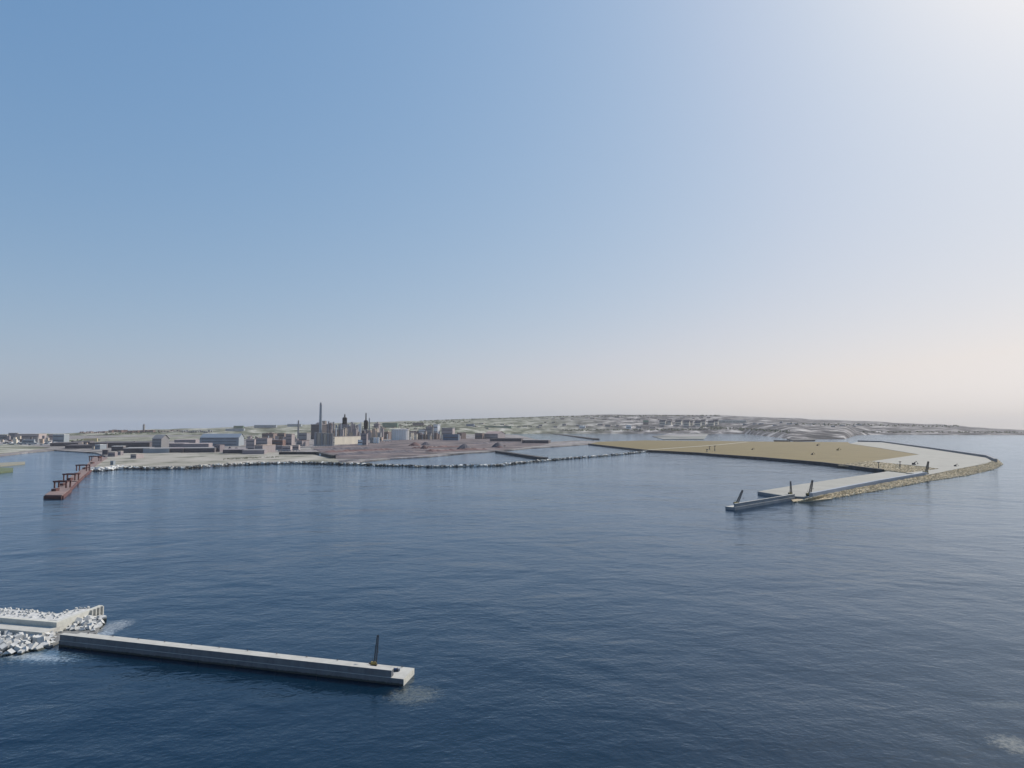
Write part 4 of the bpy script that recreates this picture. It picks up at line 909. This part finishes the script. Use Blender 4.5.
# right hillside estate
row(5, [(602, 140, 5, 3.6)], 'brown', 'green', 'brown house with dark roof left of the hillside estate', None, 'gable')
row(5, [(700, 140, 6, 4.2), (735, 142, 5, 3.4), (790, 140, 6, 4), (835, 146, 6, 4.6), (862, 144, 3, 3.8), (900, 148, 6, 4.4), (930, 140, 4, 4.4), (975, 146, 6, 4.2), (1000, 140, 5, 4.4)], 'cream', 'dark', 'pale gabled apartment block on the far hillside', 'pale gabled blocks on the far hillside', 'gable', 'building', rot=-.55)
row(6, [(130 + i * 22, 146, 3.4, 3.2) for i in range(8)], 'cream', 'white', 'pale terrace block right of the gabled hillside blocks', 'pale terrace on the far hillside', 'flat', 'building', rot=-.2)
row(5, [(505, 162, 5, 4.4)], 'white', 'white', 'bright white block low on the far shore', None)
row(5, [(236, 160, 4, 3.4), (250, 160, 3, 3)], 'white', 'white', 'white block on the far shore, one of a left pair', 'white pair on the far shore')
row(5, [(20 + i * 62 + rnd.uniform(-20, 20), 158 + rnd.uniform(-14, 6), rnd.uniform(2.5, 6), rnd.uniform(1, 2.4)) for i in range(16)], 'mauve', 'grey', 'mauve low building along the far shore', 'mauve low buildings on the far shore', cat='building')
row(4, [(420 + i * 40 + rnd.uniform(-20, 20), 185 + rnd.uniform(-30, 18), rnd.uniform(2, 5), rnd.uniform(.8, 1.6)) for i in range(15)], 'beige', 'grey', 'beige low shed on the slope behind the works', 'beige sheds behind the works', cat='shed')
row(3, [(620 + i * 32 + rnd.uniform(-20, 20), 225 + rnd.uniform(-18, 10), rnd.uniform(2, 4), rnd.uniform(.8, 1.8)) for i in range(13)], 'brick', 'mauve', 'reddish low building on the green slope behind the tank', 'reddish buildings behind the tank', cat='building')
row(6, [(300 + i * 55 + rnd.uniform(-20, 20), 150 + i * 1.5 + rnd.uniform(-14, 10), rnd.uniform(2, 5), rnd.uniform(.8, 1.5)) for i in range(14)], 'steel', 'white', 'blue grey low building scattered on the right far slope', 'blue grey buildings on the right far slope', cat='building')
row(5, [(20 + i * 60 + rnd.uniform(-20, 20), 105 + rnd.uniform(-8, 10), rnd.uniform(2, 5), rnd.uniform(.6, 1.2)) for i in range(17)], 'pink', 'grey', 'small pink grey house near the crest of the long hill', 'houses near the crest of the long hill')

# woods: far-off masses
M_leaf = ramp_mat('far_foliage', [(0, (.035, .05, .025)), (1, (.12, .15, .07)), (.5, (.07, .09, .045))], 1, island=True)
def wood(name, items, n, label, seed, hill=True, s0=.5, s1=.9):
    rnd = random.Random(seed); b = MB()
    for (x0, y0, x1, y1, th) in items:
        for _ in range(n):
            f = rnd.random(); px = x0 + (x1 - x0) * f; py = y0 + (y1 - y0) * f + rnd.uniform(-th, th)
            p = hill_at(px, py) if hill else at(px, py, 5); k = p.y / F; b.rock(p + Vector((0, 0, .2 * k)), rnd.uniform(s0, s1) * k, rnd, .8)
    tag(b.build(name, M_leaf), label, 'wood', kind='stuff')
wood('woodland', [(104, 434.4, 160, 432.6, .4), (30, 435.5, 70, 434.5, .3)], 110, 'dark wood under the red town ridge at left', 1)
wood('woodland', [(400, 424, 470, 421.5, 1.0), (380, 427, 440, 426, 1.0)], 90, 'dark woods on the green slope behind the works', 2)
wood('woodland', [(420, 421.2, 560, 416.8, .3), (560, 416.8, 720, 415.6, .3)], 170, 'thin line of woods along the crest of the long hill', 3)
wood('woodland', [(560, 430.5, 720, 429.5, .7), (700, 427, 790, 432, 1.2)], 230, 'dark scrub band along the far shore behind the tan fill', 4)
wood('woodland', [(790, 424, 960, 426.5, 1.0), (860, 432, 1030, 432.5, .5)], 150, 'dull woods on the right far hills', 5)
wood('scrub', [(200, 439, 290, 437.5, 1), (60, 441, 100, 440, .8)], 60, 'scrub between the sheds behind the shore flat', 6, False)
wood('scrub', [C(2, 500, 440) + C(2, 740, 428) + (.6,), C(2, 640, 428) + C(2, 880, 424) + (.4,)], 90, 'dark green scrub patches on the shore flat', 7, False, .25, .5)

# ------------------------------------------------------------------ haze
hz = MB(); S_ = 31000
hz.add([(-S_, -S_, -600), (S_, -S_, -600), (S_, S_, -600), (-S_, S_, -600), (-S_, -S_, 480), (S_, -S_, 480), (S_, S_, 480), (-S_, S_, 480)], [(0, 3, 2, 1), (4, 5, 6, 7), (0, 1, 5, 4), (1, 2, 6, 5), (2, 3, 7, 6), (3, 0, 4, 7)])
hm = bpy.data.materials.new('haze_air'); hm.use_nodes = True; hn = hm.node_tree.nodes
hn.remove(hn['Principled BSDF']); pv = hn.new('ShaderNodeVolumePrincipled'); pv.inputs['Color'].default_value = (1, .95, .93, 1); pv.inputs['Density'].default_value = 1.2e-5; pv.inputs['Anisotropy'].default_value = 0
hm.node_tree.links.new(pv.outputs[0], hn['Material Output'].inputs['Volume'])
ho = hz.build('haze', hm); tag(ho, kind='stuff')
for o in bpy.data.objects:
    if '_o' in o: del o['_o']
